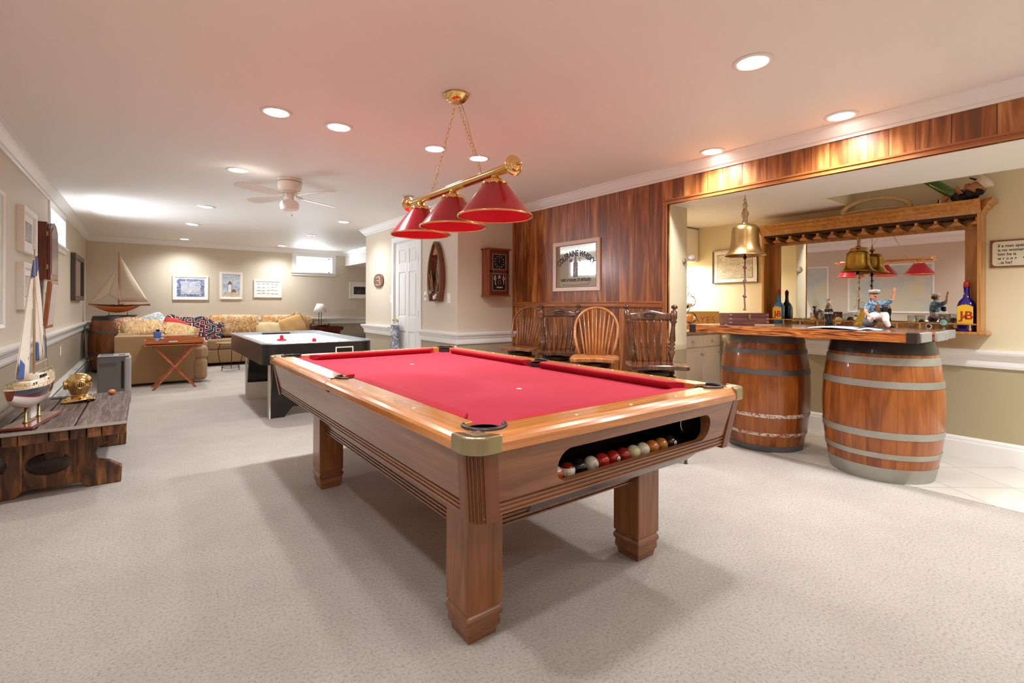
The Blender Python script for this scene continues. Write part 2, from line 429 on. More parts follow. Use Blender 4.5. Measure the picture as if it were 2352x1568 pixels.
moulding('trim_10', RAIL, [((XC, DY1+.07), (XC, YC2), NX, 0, 1), ((XC, YC2), (5.0, YC2), PY, 1, 0)])
moulding('trim_11', RAIL, [((XC, YK), (XC, DY0-.07), NX, 1, 0)])
moulding('trim_12', RAIL, [((XC, YK), (XW, YK), NY, 1, 0)])
moulding('trim_13', RAIL, [((XM, YR), (XM, 2.85), NX)])
moulding('baseboard_left', BASE, [((XL, YR), (XL, 5.6), PX)])
moulding('baseboard_back', BASE, [((XL, YB), (5.0, YB), NY)])
moulding('baseboard_closet', BASE, [((XC, YK), (XC, DY0-.07), NX, 1, 0), ((XC, DY1+.07), (XC, YC2), NX, 0, 1)])
moulding('baseboard_closet_front', BASE, [((XC, YK), (XW, YK), NY, 1, 0)])
moulding('baseboard_bar', BASE, [((XM, YR), (XM, 2.87), NX)])
# teak trim: rail on the panelled wall, edges of the opening, corner strips
moulding('trim_14', [(0, 1.155), (.02, 1.155), (.024, 1.165), (.024, 1.19), (.032, 1.20), (.032, 1.21), (0, 1.21)], [((XW, OY+.05), (XW, YK-.02), NX)], M_teak_y)
mb = MB(); mb.box(XW-.016, YR, ZH, XW, OY+.045, ZH+.045); mb.box(XW-.022, YR, ZH, XW-.0, OY+.045, ZH+.014); mb.box(XW-.022, YR, ZH+.03, XW, OY+.045, ZH+.036)
struct('trim_15', mb, M_teak_y)
mb = MB(); mb.box(XW-.016, OY, 0, XW, OY+.045, ZH); mb.box(XW-.022, OY, 0, XW, OY+.014, ZH)
struct('trim_16', mb, M_teak_z)
mb = MB(); mb.box(XW-.018, YK-.022, 0, XW, YK, CEIL-.095)
struct('trim_17', mb, M_teak_z)
# bar carpet edge strip
# windows --------------------------------------------------------------
def window(name, w, h, loc, rz, sill_drop=.07, t=.085):
    """local frame: opening from 0..w, 0..h in XZ; -Y is the room"""
    mb = MB(); mb.M = Matrix.Translation(loc) @ Matrix.Rotation(R(rz), 4, 'Z')
    mb.box(-t, -.018, 0, 0, 0, h); mb.box(w, -.018, 0, w+t, 0, h); mb.box(-t, -.018, h, w+t, 0, h+.08)
    mb.box(-t-.02, -.045, -.02, w+t+.02, 0, .002); mb.box(-t, -.02, -sill_drop, w+t, 0, -.02)
    mb.box(0, 0, 0, .006, .22, h); mb.box(w-.006, 0, 0, w, .22, h); mb.box(.006, 0, 0, w-.006, .22, .006); mb.box(.006, 0, h-.006, w-.006, .22, h)
    o = struct(name, mb, M_trim)
    mb = MB(); mb.M = Matrix.Translation(loc) @ Matrix.Rotation(R(rz), 4, 'Z')
    y0, y1 = .15, .18
    mb.box(0, y0, 0, .04, y1, h); mb.box(w-.04, y0, 0, w, y1, h); mb.box(0, y0, 0, w, y1, .04); mb.box(0, y0, h-.03, w, y1, h)
    mb.box(w/2-.015, y0-.01, 0, w/2+.015, y1, h)
    s = mb.make('sash', M_trim, parent=o)
    mb = MB(); mb.M = Matrix.Translation(loc) @ Matrix.Rotation(R(rz), 4, 'Z'); mb.box(.04, .164, .04, w-.04, .167, h-.03)
    mb.make('pane', M_pane, parent=o)
    return o
window('window_1', WY1-WY0, WZ1-WZ0, (XL, WY0, WZ0), 90)
window('window_2', BX1-BX0, BZ1-BZ0, (BX0, YB, BZ0), 0)
# window wells outside, so that the panes look on to something
M_well = mat('window_well_concrete', 'dedede', .8, var=.12, vscale=10)
mb = MB(); mb.box(XL-.75, WY0-.3, 1.55, XL-.7, WY1+.3, 2.06); mb.box(XL-.75, WY0-.3, 1.5, XL-.23, WY1+.3, 1.55)
struct('wall_window_well_left', mb, M_well)
mb = MB(); mb.box(BX0-.3, YB+.72, 1.55, BX1+.3, YB+.77, 2.02); mb.box(BX0-.3, YB+.23, 1.5, BX1+.3, YB+.77, 1.55)
struct('wall_window_well_back', mb, M_well)
# door ------------------------------------------------------------------
mb = MB()
for y0, y1 in ((DY0-.07, DY0), (DY1, DY1+.07)):
    mb.box(XC-.016, y0, 0, XC, y1, DZ)
mb.box(XC-.016, DY0-.07, DZ, XC, DY1+.07, DZ+.07)
mb.box(XC, DY0, 0, XC+.12, DY0+.012, DZ); mb.box(XC, DY1-.012, 0, XC+.12, DY1, DZ); mb.box(XC, DY0, DZ-.012, XC+.12, DY1, DZ)
struct('trim_18', mb, M_trim, bev=.004)
door = MB()
X0, X1 = XC+.012, XC+.05
yw = DY1-DY0-.03; ya = DY0+.015
def dbox(u0, u1, z0, z1, x0, x1): door.box(x0, ya+u0, z0, x1, ya+u1, z1)
cols = [(.11, yw/2-.05), (yw/2+.05, yw-.11)]; rows = [(.24, .80), (1.0, 1.62), (1.74, 1.93)]
dbox(0, yw, .01, DZ-.015, X0+.012, X1)
for u0, u1 in ((0, .11), (yw/2-.05, yw/2+.05), (yw-.11, yw)): dbox(u0, u1, .01, DZ-.015, X0, X0+.013)
for z0, z1 in ((.01, .24), (.80, 1.0), (1.62, 1.74), (1.93, DZ-.015)):
    for u0, u1 in cols: dbox(u0, u1, z0, z1, X0+.0002, X0+.013)
for u0, u1 in cols:
    for z0, z1 in rows: dbox(u0+.03, u1-.03, z0+.03, z1-.03, X0+.004, X0+.014)
od = struct('door_1', door, M_trim, bev=.005)
for z in (.30, 1.05, 1.78):
    MB().cyl((XC+.004, DY0+.012, z-.045), .008, .09, 10).box(XC+.002, DY0+.006, z-.04, XC+.006, DY0+.04, z+.04).make('hinge', M_steel, parent=od)
mb = MB(); mb.at((XC+.012, DY1-.09, .95), ry=-90); mb.lathe([(.028, 0), (.028, .006), (.01, .01), (.01, .03), (.024, .045), (.026, .06), (.018, .07), (0, .072)], seg=20)
mb.make('door_handle', M_brass, parent=od)
# baseboard heater on the left wall
mb = MB(); y0, y1 = 5.65, 11.2
mb.sweep([(.0, .02), (.055, .02), (.06, .03), (.06, .155), (.052, .165), (.0, .165)], (XL, y0, 0), (XL, y1, 0), (1, 0, 0))
mb.sweep([(.0, .185), (.03, .185), (.062, .20), (.062, .205), (.03, .225), (.0, .235)], (XL, y0, 0), (XL, y1, 0), (1, 0, 0))
h = mb.make('baseboard_heater', mat('heater_enamel', 'dcd9d3', .35, coat=.2), label='long off-white baseboard heater running along the left wall', category='heater')
mb = MB(); mb.box(XL+.001, y0+.01, .166, XL+.045, y1-.01, .184)
mb.make('air_slot', M_black, parent=h)
# switches and outlets ----------------------------------------------------
def plate(name, loc, rz, label, kind='switch'):
    o = thing(name, label, 'light switch' if kind != 'outlet' else 'outlet', loc, rz)
    MB().box(-.036, -.006, -.058, .036, 0, .058).make('cover_plate', M_plate, o, bev=.003)
    mb = MB()
    if kind == 'switch': mb.box(-.006, -.016, -.004, .006, -.006, .014)
    elif kind == 'dimmer': mb.at((0, -.006, 0), rx=90).lathe([(.018, 0), (.016, .02), (0, .02)], seg=16)
    else:
        for z in (-.026, .026): mb.box(-.017, -.008, z-.014, .017, -.006, z+.014)
    mb.make('knob' if kind == 'dimmer' else 'toggle' if kind == 'switch' else 'socket', M_plate, o)
    return o
plate('light_switch', (XC, 6.70, 1.25), -90, 'white light switch left of the white closet door')
plate('light_switch', (XC, 5.62, 1.28), -90, 'white round dimmer switch between the door and the boat mirror', 'dimmer')
plate('light_switch', (XC, 5.02, 1.25), -90, 'white light switch right of the boat mirror by the wall corner')
plate('wall_outlet', (XC, 7.29, .38), -90, 'white outlet below the chair rail left of the closet door', 'outlet')
plate('wall_outlet', (XL, 8.14, .58), 90, 'white outlet plate on the left wall above the baseboard heater', 'outlet')
plate('wall_outlet', (XL, 11.0, .60), 90, 'small white outlet plate beside the barrel in the far left corner', 'outlet')
# ceiling lamps ------------------------------------------------------------
M_lens = mat('lamp_lens', 'fff6ea', .5, emit=14)
M_lensoff = mat('lamp_lens_off', '6a6a6a', .3)
def downlight(x, y, z, label, on=True, trim=M_white, power=None, r=.072, group=None):
    o = thing('recessed_light', label, 'ceiling light', (x, y, z), 0, group)
    MB().lathe([(r, 0), (r+.022, 0), (r+.018, -.006), (r, -.008), (r-.004, 0)], seg=28).make('trim_ring', trim, o)
    MB().lathe([(0, -.001), (r, -.001), (r, -.0045), (0, -.0045)], seg=28).make('lens', M_lens if on else M_lensoff, o)
    if on:
        l = bpy.data.lights.new('lamp', 'SPOT'); l.energy = power or LAMP_W; l.color = LAMP_COL; l.spot_size = R(150); l.spot_blend = 1; l.shadow_soft_size = .06
        lo = bpy.data.objects.new('lamp_glow', l); COL.objects.link(lo); lo.parent = o; lo.location = (0, 0, -.03)
    return o
DL = [(2.37, 1.19, 'large glowing recessed light nearest the camera at upper right of the ceiling'),
      (3.48, 1.19, 'glowing recessed light close to the crown above the bar opening, the nearer one'),
      (3.50, 2.07, 'glowing recessed light close to the crown above the left end of the bar opening'),
      (.65, 3.30, 'glowing recessed light left of the pool lamp, leftmost of the nearest row'),
      (1.04, 3.32, 'glowing recessed light left of the pool lamp, second of the nearest row'),
      (1.77, 3.33, 'glowing recessed light seen behind the left chain of the pool lamp'),
      (2.17, 3.33, 'glowing recessed light seen behind the right chain of the pool lamp'),
      (.66, 4.95, 'glowing recessed light up left of the ceiling fan'),
      (.60, 7.07, 'glowing recessed light left of and beyond the fan blades'),
      (.58, 8.80, 'glowing recessed light in the left row, second from the back wall'),
      (.59, 10.9, 'small glowing recessed light in the left row nearest the back wall'),
      (2.31, 7.13, 'glowing recessed light right of the ceiling fan before the closet wall'),
      (2.26, 10.9, 'small glowing recessed light just before the far window')]
for x, y, l in DL: downlight(x, y, CEIL, l)
downlight(2.33, 5.0, CEIL, 'unlit recessed light with a shiny ring left of the lamp bar', on=False, trim=M_steel, r=.05)
downlight(2.32, 8.88, CEIL, 'unlit dark recessed light between the fan and the far window', on=False, trim=M_steel, r=.05)
for x, y, l in ((.35, .35, 'above the camera'), (2.3, -.7, 'behind the camera in the middle of the room'), (3.45, -.2, 'behind the camera by the bar header'), (.5, -1.0, 'behind the camera near the rear wall'), (-.2, 1.3, 'near the left wall just outside the view')):
    downlight(x, y, CEIL, 'added unseen fill lamp in the ceiling '+l, power=LAMP_W*.95)  # fill lamps added out of view to brighten the room, not known fixtures
for x, y, l in ((4.2, .1, 'in the bar soffit right of the view'), (4.2, -.9, 'in the bar soffit behind the camera')):
    downlight(x, y, ZH, 'added unseen fill lamp '+l, power=LAMP_W*1.1)  # two more unseen lamps, added to lift the light in the bar
# daylight falling in through the two basement windows
for nm, loc, rot, w, h, e in (('daylight_left', (XL-.55, (WY0+WY1)/2, 1.98), (R(90-14), 0, R(-90)), 1.1, .3, 75), ('daylight_back', ((BX0+BX1)/2, YB+.55, 1.98), (R(90-10), 0, R(180)), .7, .3, 18)):
    l = bpy.data.lights.new(nm, 'AREA'); l.shape = 'RECTANGLE'; l.size = w; l.size_y = h; l.energy = e; l.color = (.82, .9, 1)
    o = bpy.data.objects.new(nm, l); COL.objects.link(o); o.location = loc
    d = Vector((1, 0, .22)) if 'left' in nm else Vector((0, -1, .15)); o.rotation_euler = d.to_track_quat('-Z', 'Y').to_euler()
# ================================================================ pool table
M_honey_x = wood('honey_maple_x', 'a2602a', 'ba763a', 'cc8c4c', 'x', .22, .5, .05)
M_honey_y = wood('honey_maple_y', 'a2602a', 'ba763a', 'cc8c4c', 'y', .22, .5, .05)
M_walnut_x = wood('walnut_x', '683a1e', '7c4c2c', '8e5c38', 'x', .28, .4, .05)
M_walnut_y = wood('walnut_y', '683a1e', '7c4c2c', '8e5c38', 'y', .28, .4, .05)
M_walnut_z = wood('walnut_z', '6c3e20', '845028', '986238', 'z', .28, .4, .05)
M_flute = mat('dark_walnut', '6e3f22', .35, coat=.2)
M_groove = mat('groove_shadow_brown', '3a1d10', .5)
M_cloth = mat('red_billiard_cloth', 'a81c32', .9, bump=.05, bscale=400)
M_cloth2 = mat('red_cushion_cloth', 'a81026', .85)
M_cast = mat('satin_bronze', 'a99c7c', .32, metal=1)
M_rubber = mat('pocket_rubber', '302c2e', .35)
M_inlay = mat('pearl_inlay', 'f2eee6', .3)
HX, HY = .735, 1.33
table = thing('pool_table', 'large pool table with red cloth, honey wood rails and four square walnut legs', 'pool table', (1.435, 2.435, 0))
POCK = [(sx*(HX-.125), sy*(HY-.125), .062) for sx in (-1, 1) for sy in (-1, 1)]+[(sx*(HX-.115), 0, .056) for sx in (-1, 1)]
def evaluated(o):
    dg = bpy.context.evaluated_depsgraph_get(); me = bpy.data.meshes.new_from_object(o.evaluated_get(dg)); return me
def cut(o, cutter_mb):
    cm = bpy.data.meshes.new('c'); bmesh.ops.recalc_face_normals(cutter_mb.bm, faces=cutter_mb.bm.faces); cutter_mb.bm.to_mesh(cm); cutter_mb.bm.free()
    c = bpy.data.objects.new('c', cm); COL.objects.link(c); c.parent = o.parent
    md = o.modifiers.new('cut', 'BOOLEAN'); md.operation = 'DIFFERENCE'; md.object = c; md.solver = 'EXACT'
    bpy.context.view_layer.update()
    me = evaluated(o); o.modifiers.clear(); old = o.data; o.data = me; me.name = old.name
    bpy.data.objects.remove(c)
    return o
def ring_profile(mb, prof, hx, hy):
    n = len(prof); vs = []
    for sx, sy in ((-1, -1), (1, -1), (1, 1), (-1, 1)):
        for d, z in prof: vs.append((sx*(hx-d), sy*(hy-d), z))
    fs = []
    for k in range(4):
        A, B = k*n, ((k+1) % 4)*n
        for i in range(n): fs.append((A+i, A+(i+1) % n, B+(i+1) % n, B+i))
    mb.add(vs, fs); return mb
# rails: long ones in two lengths with a seam at the side pocket
RP = [(0, .764), (0, .790), (.006, .799), (.018, .806), (.036, .811), (.125, .812), (.125, .764)]
def pocket_cutters(z0=.6, z1=.9, grow=0):
    m = MB()
    for x, y, r in POCK: m.cyl((x, y, z0), r+grow, z1-z0, 32)
    for sx in (-1, 1):
        for sy in (-1, 1): m.prism([(sx*(HX+.02), sy*(HY+.02)), (sx*(HX-.085), sy*(HY+.02)), (sx*(HX-.045), sy*(HY-.016)), (sx*(HX-.016), sy*(HY-.045)), (sx*(HX+.02), sy*(HY-.085))], z0, z1)
    return m
def mitred(p0, p1, inw, hx, hy, prof=RP, c0=1, c1=1):
    """bar from p0 to p1 along the table edge, mitred inward where c is 1"""
    p0, p1, inw = Vector((*p0, 0)), Vector((*p1, 0)), Vector((*inw, 0)); t = (p1-p0).normalized(); n = len(prof)
    m = MB(); m.add([p0+inw*d+t*d*c0+Vector((0, 0, z)) for d, z in prof]+[p1+inw*d-t*d*c1+Vector((0, 0, z)) for d, z in prof],
                    [tuple(range(n)), tuple(reversed(range(n, 2*n)))]+[(i, i+n, (i+1) % n+n, (i+1) % n) for i in range(n)])
    return m
def add_rail(p0, p1, inw, c0, c1, m):
    o = mitred(p0, p1, inw, HX, HY, c0=c0, c1=c1).make('rail', m, table)
    cut(o, pocket_cutters()); q = o.modifiers.new('b', 'BEVEL'); q.width = .003; q.segments = 2; q.limit_method = 'ANGLE'; q.angle_limit = R(50)
g = .0025
add_rail((-HX, -HY), (HX, -HY), (0, 1), 1, 1, M_honey_x); add_rail((-HX, HY), (HX, HY), (0, -1), 1, 1, M_honey_x)
for s in (-1, 1):
    add_rail((s*HX, -HY), (s*HX, -g), (-s, 0), 1, 0, M_honey_y); add_rail((s*HX, g), (s*HX, HY), (-s, 0), 0, 1, M_honey_y)
for s in (-1, 1): MB().cbox((s*(HX-.056), 0, .775), (.088, .04, .05)).make('rail_joint', M_black, table)
# slate bed under cloth
bed = MB().box(-HX+.12, -HY+.12, .735, HX-.12, HY-.12, .775).make('bed_cloth', M_cloth, table); cut(bed, pocket_cutters())
# cushions
def cushion(b0, b1, n0, n1):
    """back line b0-b1 on the rail, nose line n0-n1 over the bed"""
    (bx0, by0), (bx1, by1), (x0, y0), (x1, y1) = b0, b1, n0, n1
    lerp = lambda a, b, t: a+(b-a)*t
    vs = []
    for (bx, by), (nx, ny) in ((b0, n0), (b1, n1)):
        ux, uy = lerp(nx, bx, .35), lerp(ny, by, .35)
        vs += [(bx, by, .8125), (lerp(bx, nx, .5), lerp(by, ny, .5), .814), (nx, ny, .812), (nx, ny, .799), (ux, uy, .7752), (bx, by, .7752)]
    fs = [tuple(range(6)), tuple(reversed(range(6, 12)))]+[(i, i+6, (i+1) % 6+6, (i+1) % 6) for i in range(6)]
    MB().add(vs, fs).make('cushion', M_cloth2, table, bev=.004)
D, T = .125, .178
for s in (-1, 1):
    xb, xn = HX-D, HX-T
    cushion((-xb+.115, s*(HY-D)), (xb-.115, s*(HY-D)), (-xb+.175, s*(HY-T)), (xb-.175, s*(HY-T)))
    for q in (-1, 1):
        cushion((s*xb, q*.062), (s*xb, q*(HY-D-.115)), (s*xn, q*.085), (s*xn, q*(HY-D-.175)))
# pockets
for x, y, r in POCK:
    side = abs(y) < .01
    mb = MB(); mb.lathe([(r+.001, .8), (r+.001, .70), (r*.8, .665), (0, .66), (0, .664), (r*.76, .67), (r-.006, .70), (r-.006, .80)], (x, y, 0), 28)
    a0 = math.degrees(math.atan2(y, x)) if not side else (0 if x > 0 else 180)
    w = 100 if not side else 78
    mb.tube([(x+(r+.002)*math.cos(R(a0+t)), y+(r+.002)*math.sin(R(a0+t)), .813) for t in range(-w, w+1, 10)], .0075, 10)
    mb.make('pocket', M_rubber, table, split=40)
# cast corner caps
cap = [(.105, -.004)]+[(-.004+.07+.07*math.cos(R(a)), -.004+.07+.07*math.sin(R(a))) for a in range(270, 179, -9)]+[(-.004, .105), (.018, .096), (.04, .074), (.060, .084), (.084, .060), (.074, .04), (.096, .018)]
for sx in (-1, 1):
    for sy in (-1, 1):
        mb = MB(); P = [(sx*(-HX-x*-1) if 0 else sx*(HX-x), sy*(HY-y)) for x, y in cap]
        mb.prism(P, .762, .8155)
        cc_ = mb.make('corner_cap', M_cast, table, bev=.007, bseg=3)
        Q = [(.024, .074), (.046, .062), (.066, .072), (.072, .066), (.062, .046), (.074, .024), (.030, .030)]
        MB().prism([(sx*(HX-x), sy*(HY-y)) for x, y in Q], .8150, .8168).make('cap_inset', mat('cast_inset', 'c2b696', .4, metal=1), cc_, bev=.0008)
# side trim plates beside the middle pockets
for s in (-1, 1):
    MB().prism([(s*(HX-.064), -.012), (s*(HX-.064), .012), (s*(HX-.02), .004), (s*(HX-.02), -.004)], .811, .8135).make('pocket_trim', M_rubber, table)
# sights
for s in (-1, 1):
    for q in (-1, 1):
        for k in (1, 2, 3): MB().cyl((s*(HX-.062), q*(.058+k*.265), .8105), .0055, .0022, 12).make('sight_inlay', M_inlay, table)
    for k in (-1, 0, 1): MB().cyl((k*.28, s*(HY-.062), .8105), .0055, .0022, 12).make('sight_inlay', M_inlay, table)
for q in (-1, 1): MB().cyl((0, q*.585-.01, .775), .014, .0006, 20).make('spot_sticker', mat('spot_white', 'f0c8c8', .6), table)
# apron: sloping panels with three grooves along the foot
AP = [(.014, .764), (.046, .604), (.053, .603), (.053, .597), (.047, .596), (.048, .590), (.054, .589), (.054, .583), (.048, .582), (.049, .576), (.055, .575), (.055, .569), (.050, .568), (.050, .562), (.075, .562), (.075, .764)]
for s in (-1, 1):
    mitred((s*HX, -HY+.075), (s*HX, HY-.075), (-s, 0), HX, HY, AP, 0, 0).make('apron', M_walnut_y, table)
fa = mitred((-HX+.075, -HY), (HX-.075, -HY), (0, 1), HX, HY, AP, 0, 0).make('apron', M_walnut_x, table)
mitred((-HX+.075, HY), (HX-.075, HY), (0, -1), HX, HY, AP, 0, 0).make('apron', M_walnut_x, table)
c = MB(); x0, x1, z0, z1 = 1.045-1.435, 1.915-1.435, .608, .722
sl = rrect(x0, z0, x1, z1, .052, 8)
c.add([(x, -HY-.1, z) for x, z in sl]+[(x, -HY+.2, z) for x, z in sl], [tuple(range(len(sl))), tuple(reversed(range(len(sl), 2*len(sl))))]+[(i, (i+1) % len(sl), (i+1) % len(sl)+len(sl), i+len(sl)) for i in range(len(sl))])
cut(fa, c)
# fluted corner posts
for sx in (-1, 1):
    for sy in (-1, 1):
        sec = []
        for k in range(0, 91, 3):
            a = R(k); rr = .055+(-.005 if (k > 14 and k < 78 and (k//6) % 2) else 0)
            sec.append((.055-rr*math.cos(a), .055-rr*math.sin(a)))
        sec = [(0.001, .085)]+[(x, y) for x, y in sec][::1]+[(.085, .001), (.085, .085)]
        # order runs (0,.085) -> arc -> (.085,0) -> inner corner
        vs = []
        for z, off in ((.764, .012), (.548, .046)):
            vs += [(sx*(HX-off-x), sy*(HY-off-y), z) for x, y in sec]
        n = len(sec)
        MB().add(vs, [tuple(range(n)), tuple(reversed(range(n, 2*n)))]+[(i, (i+1) % n, (i+1) % n+n, i+n) for i in range(n)]).make('corner_post', M_flute, table)
# ball tray behind the slot
mb = MB(); xa, xb = x0-.03, x1+.03
mb.box(xa, -HY+.08, .56, xb, -HY+.30, .575); mb.box(xa, -HY+.29, .56, xb, -HY+.30, .75); mb.box(xa-.01, -HY+.08, .56, xa, -HY+.30, .75); mb.box(xb, -HY+.08, .56, xb+.01, -HY+.30, .75); mb.box(xa, -HY+.08, .74, xb, -HY+.30, .75)
mb.make('ball_tray', mat('tray_black', '0e0c0b', .45), table)
mb = MB(); mb.at((x1-.05, -HY+.12, .67), rx=90); mb.lathe([(.0, -.004), (.012, -.004), (.036, 0), (.040, .006), (.034, .004), (0, .0)], seg=24)
mb.make('ball_wheel', mat('chrome', 'dddddd', .12, metal=1), table)
mb = MB(); mb.add([(-.44, -HY+.10, .555), (.58, -HY+.10, .555), (.50, -HY+.16, .485), (-.40, -HY+.16, .485), (-.44, -HY+.34, .555), (.58, -HY+.34, .555), (.50, -HY+.30, .485), (-.40, -HY+.30, .485)],
        [(0, 1, 2, 3), (3, 2, 6, 7), (7, 6, 5, 4), (0, 3, 7, 4), (1, 5, 6, 2), (0, 4, 5, 1)])
mb.make('return_trough', mat('trough_grey', '4a4644', .25, coat=.4), table)
# legs and frame
LX0, LX1, LY0, LY1 = .885-1.435, 1.796-1.435, 1.415-2.435, 3.17-2.435
lw = .145
for x in (LX0, LX1):
    for y in (LY0, LY1):
        mb = MB()
        mb.box(x-.004, y-.004, .112, x+lw, y+lw, .57)
        leg = mb.make('leg', M_walnut_z, table, bev=.004)
        mb = MB(); cx, cy = x+lw/2-.002, y+lw/2-.002
        pr = [(.068, .112), (.068, .104), (.073, .098), (.077, .085), (.073, .073), (.068, .068), (.070, .045), (.068, .034), (.062, .026), (.058, 0)]
        vs = [(cx+sx*r, cy+sy*r, z) for r, z in pr for sx, sy in ((-1, -1), (1, -1), (1, 1), (-1, 1))]
        mb.add(vs, [(0, 1, 2, 3), tuple(range(len(vs)-4, len(vs)))]+[(4*i+k, 4*i+(k+1) % 4, 4*i+4+(k+1) % 4, 4*i+4+k) for i in range(len(pr)-1) for k in range(4)])
        mb.make('foot', M_walnut_x, leg, bev=.003)
def grooved(mbv, z0, z1, y0, y1, x, out, along='y'):
    """beam with three grooves along its foot"""
    pr = [(0, z1), (0, z0+.045), (-.006, z0+.044), (-.006, z0+.038), (0, z0+.037), (0, z0+.030), (-.006, z0+.029), (-.006, z0+.023), (0, z0+.022), (0, z0+.014), (-.006, z0+.013), (-.006, z0+.007), (0, z0+.006), (0, z0), (-.04, z0), (-.04, z1)]
    if along == 'y': mbv.sweep(pr, (x, y0, 0), (x, y1, 0), (out, 0, 0))
    else: mbv.sweep(pr, (y0, x, 0), (y1, x, 0), (0, out, 0))
mb = MB(); grooved(mb, .365, .562, LY0+lw, LY1, LX0+.03, -1); grooved(mb, .365, .562, LY0+lw, LY1, LX1+lw-.03, 1)
grooved(mb, .365, .562, LX0+lw, LX1, LY0+.03, -1, 'x'); grooved(mb, .365, .562, LX0+lw, LX1, LY1+lw-.03, 1, 'x')
mb.make('frame', M_walnut_y, table)
# balls
BALLS = [(1.115, 'e8dfc8', 'c8552a', '', 'cream and orange striped'), (1.173, '7a2018', 'efe6d0', '', 'maroon striped'), (1.232, '1c1c1c', None, '', 'black'), (1.291, 'd8d0bc', None, '9', 'cream number 9'), (1.350, 'b3271d', None, '', 'plain red'),
         (1.409, 'a8231b', None, '6', 'red number 6'), (1.468, '9c2a20', None, '', 'dark red'), (1.527, 'd9cfa2', None, '', 'pale yellow'), (1.586, 'e2dcc6', None, '', 'off-white'), (1.645, 'c9762c', None, '', 'orange'), (1.704, 'bd7f35', None, '', 'ochre'), (1.763, '35201c', None, '8', 'very dark')]
POS = ['first from the slot left end', 'second from the slot left end', 'third from the left', 'fourth from the left', 'fifth from the left', 'in the middle of the slot', 'right of the number 6 ball', 'eighth from the left', 'right of the pale yellow ball', 'fourth from the right end', 'next to last on the right', 'at the right end of the row']
for (x, c1, c2, n, nm), ps in zip(BALLS, POS):
    b = MB().ball((0, 0, 0), .0285).make('billiard_ball', mat('ball_'+c1, c1, .12, coat=.6), loc=(x, 2.435-HY+.125, .6036), label='%s pool ball in the return slot, %s' % (nm, ps), category='pool ball', group='balls in the return slot')
    if c2: MB().lathe([(.0286*math.cos(R(a)), .0287*math.sin(R(a))) for a in range(-28, 29, 7)], seg=20).make('stripe', mat('ball_'+c2, c2, .12, coat=.6), b)
    if n:
        mb = MB(); mb.at((0, -.0282, .004), rx=90); mb.cyl((0, 0, 0), .009, .0012, 16); mb.make('number_disc', M_inlay, b)
        mb = MB(); text_into(mb, n, .015, lambda x, z: (x, -.0296, z-.001)); mb.make('number', M_black, b)

# ================================================================ pendant over the table
M_shade = mat('red_lamp_shade', 'a80c22', .18, coat=.6)
M_shade_in = mat('red_pleated_lining', 'd81a38', .6)
lx, ly = 1.41, 2.43
pl = thing('pool_table_lamp', 'polished brass pool table lamp with three red cone shades hung on two chains', 'pendant lamp', (lx, ly, CEIL))
mb = MB(); mb.lathe([(0, 0), (.068, 0), (.072, -.006), (.070, -.014), (.062, -.020), (.058, -.032), (.045, -.040), (.012, -.043), (.010, -.052), (0, -.056)], (0, -.03, 0), 36)
mb.make('canopy', M_brass, pl, split=40)
def chain(p0, p1, n, name='chain'):
    p0, p1 = Vector(p0), Vector(p1); mb = MB(); d = (p1-p0); L = d.length/n; t = d.normalized(); a = t.orthogonal().normalized(); b = t.cross(a)
    for i in range(n):
        c = p0+d*((i+.5)/n); u = a if i % 2 else b
        mb.tube([c+t*(L*.62*math.cos(q*PI/6))+u*(.0075*math.sin(q*PI/6)) for q in range(12)], .0016, 6, closed=True)
    return mb.make(name, M_brass, pl)
TZ = 1.845-CEIL
chain((-.01, -.055, -.045), (0, -.29, TZ+.022), 20); chain((.01, -.005, -.045), (0, .25, TZ+.022), 19)
MB().tube([(.01, -.06, -.045), (.016, -.12, -.16), (.004, -.19, -.3), (.012, -.25, -.42), (0, -.29, TZ+.02)], .0022, 6).make('cord', M_brass, pl)
mb = MB(); mb.at((0, -.56, TZ), rx=-90); L = 1.13
mb.lathe([(0, 0), (.023, 0), (.023, L), (0, L)], seg=28); mb.make('tube', M_brass, pl, split=40)
for y, s in ((-.56, -1), (.57, 1)):
    mb = MB(); mb.at((0, y, TZ), rx=90 if s < 0 else -90)
    mb.lathe([(0, -.01), (.030, -.01), (.034, 0), (.046, .006), (.050, .014), (.044, .022), (.032, .026), (.030, .034), (.022, .040), (.009, .044), (.007, .056), (.010, .062), (.007, .069), (0, .071)], seg=32)
    mb.make('finial', M_brass, pl, split=50)
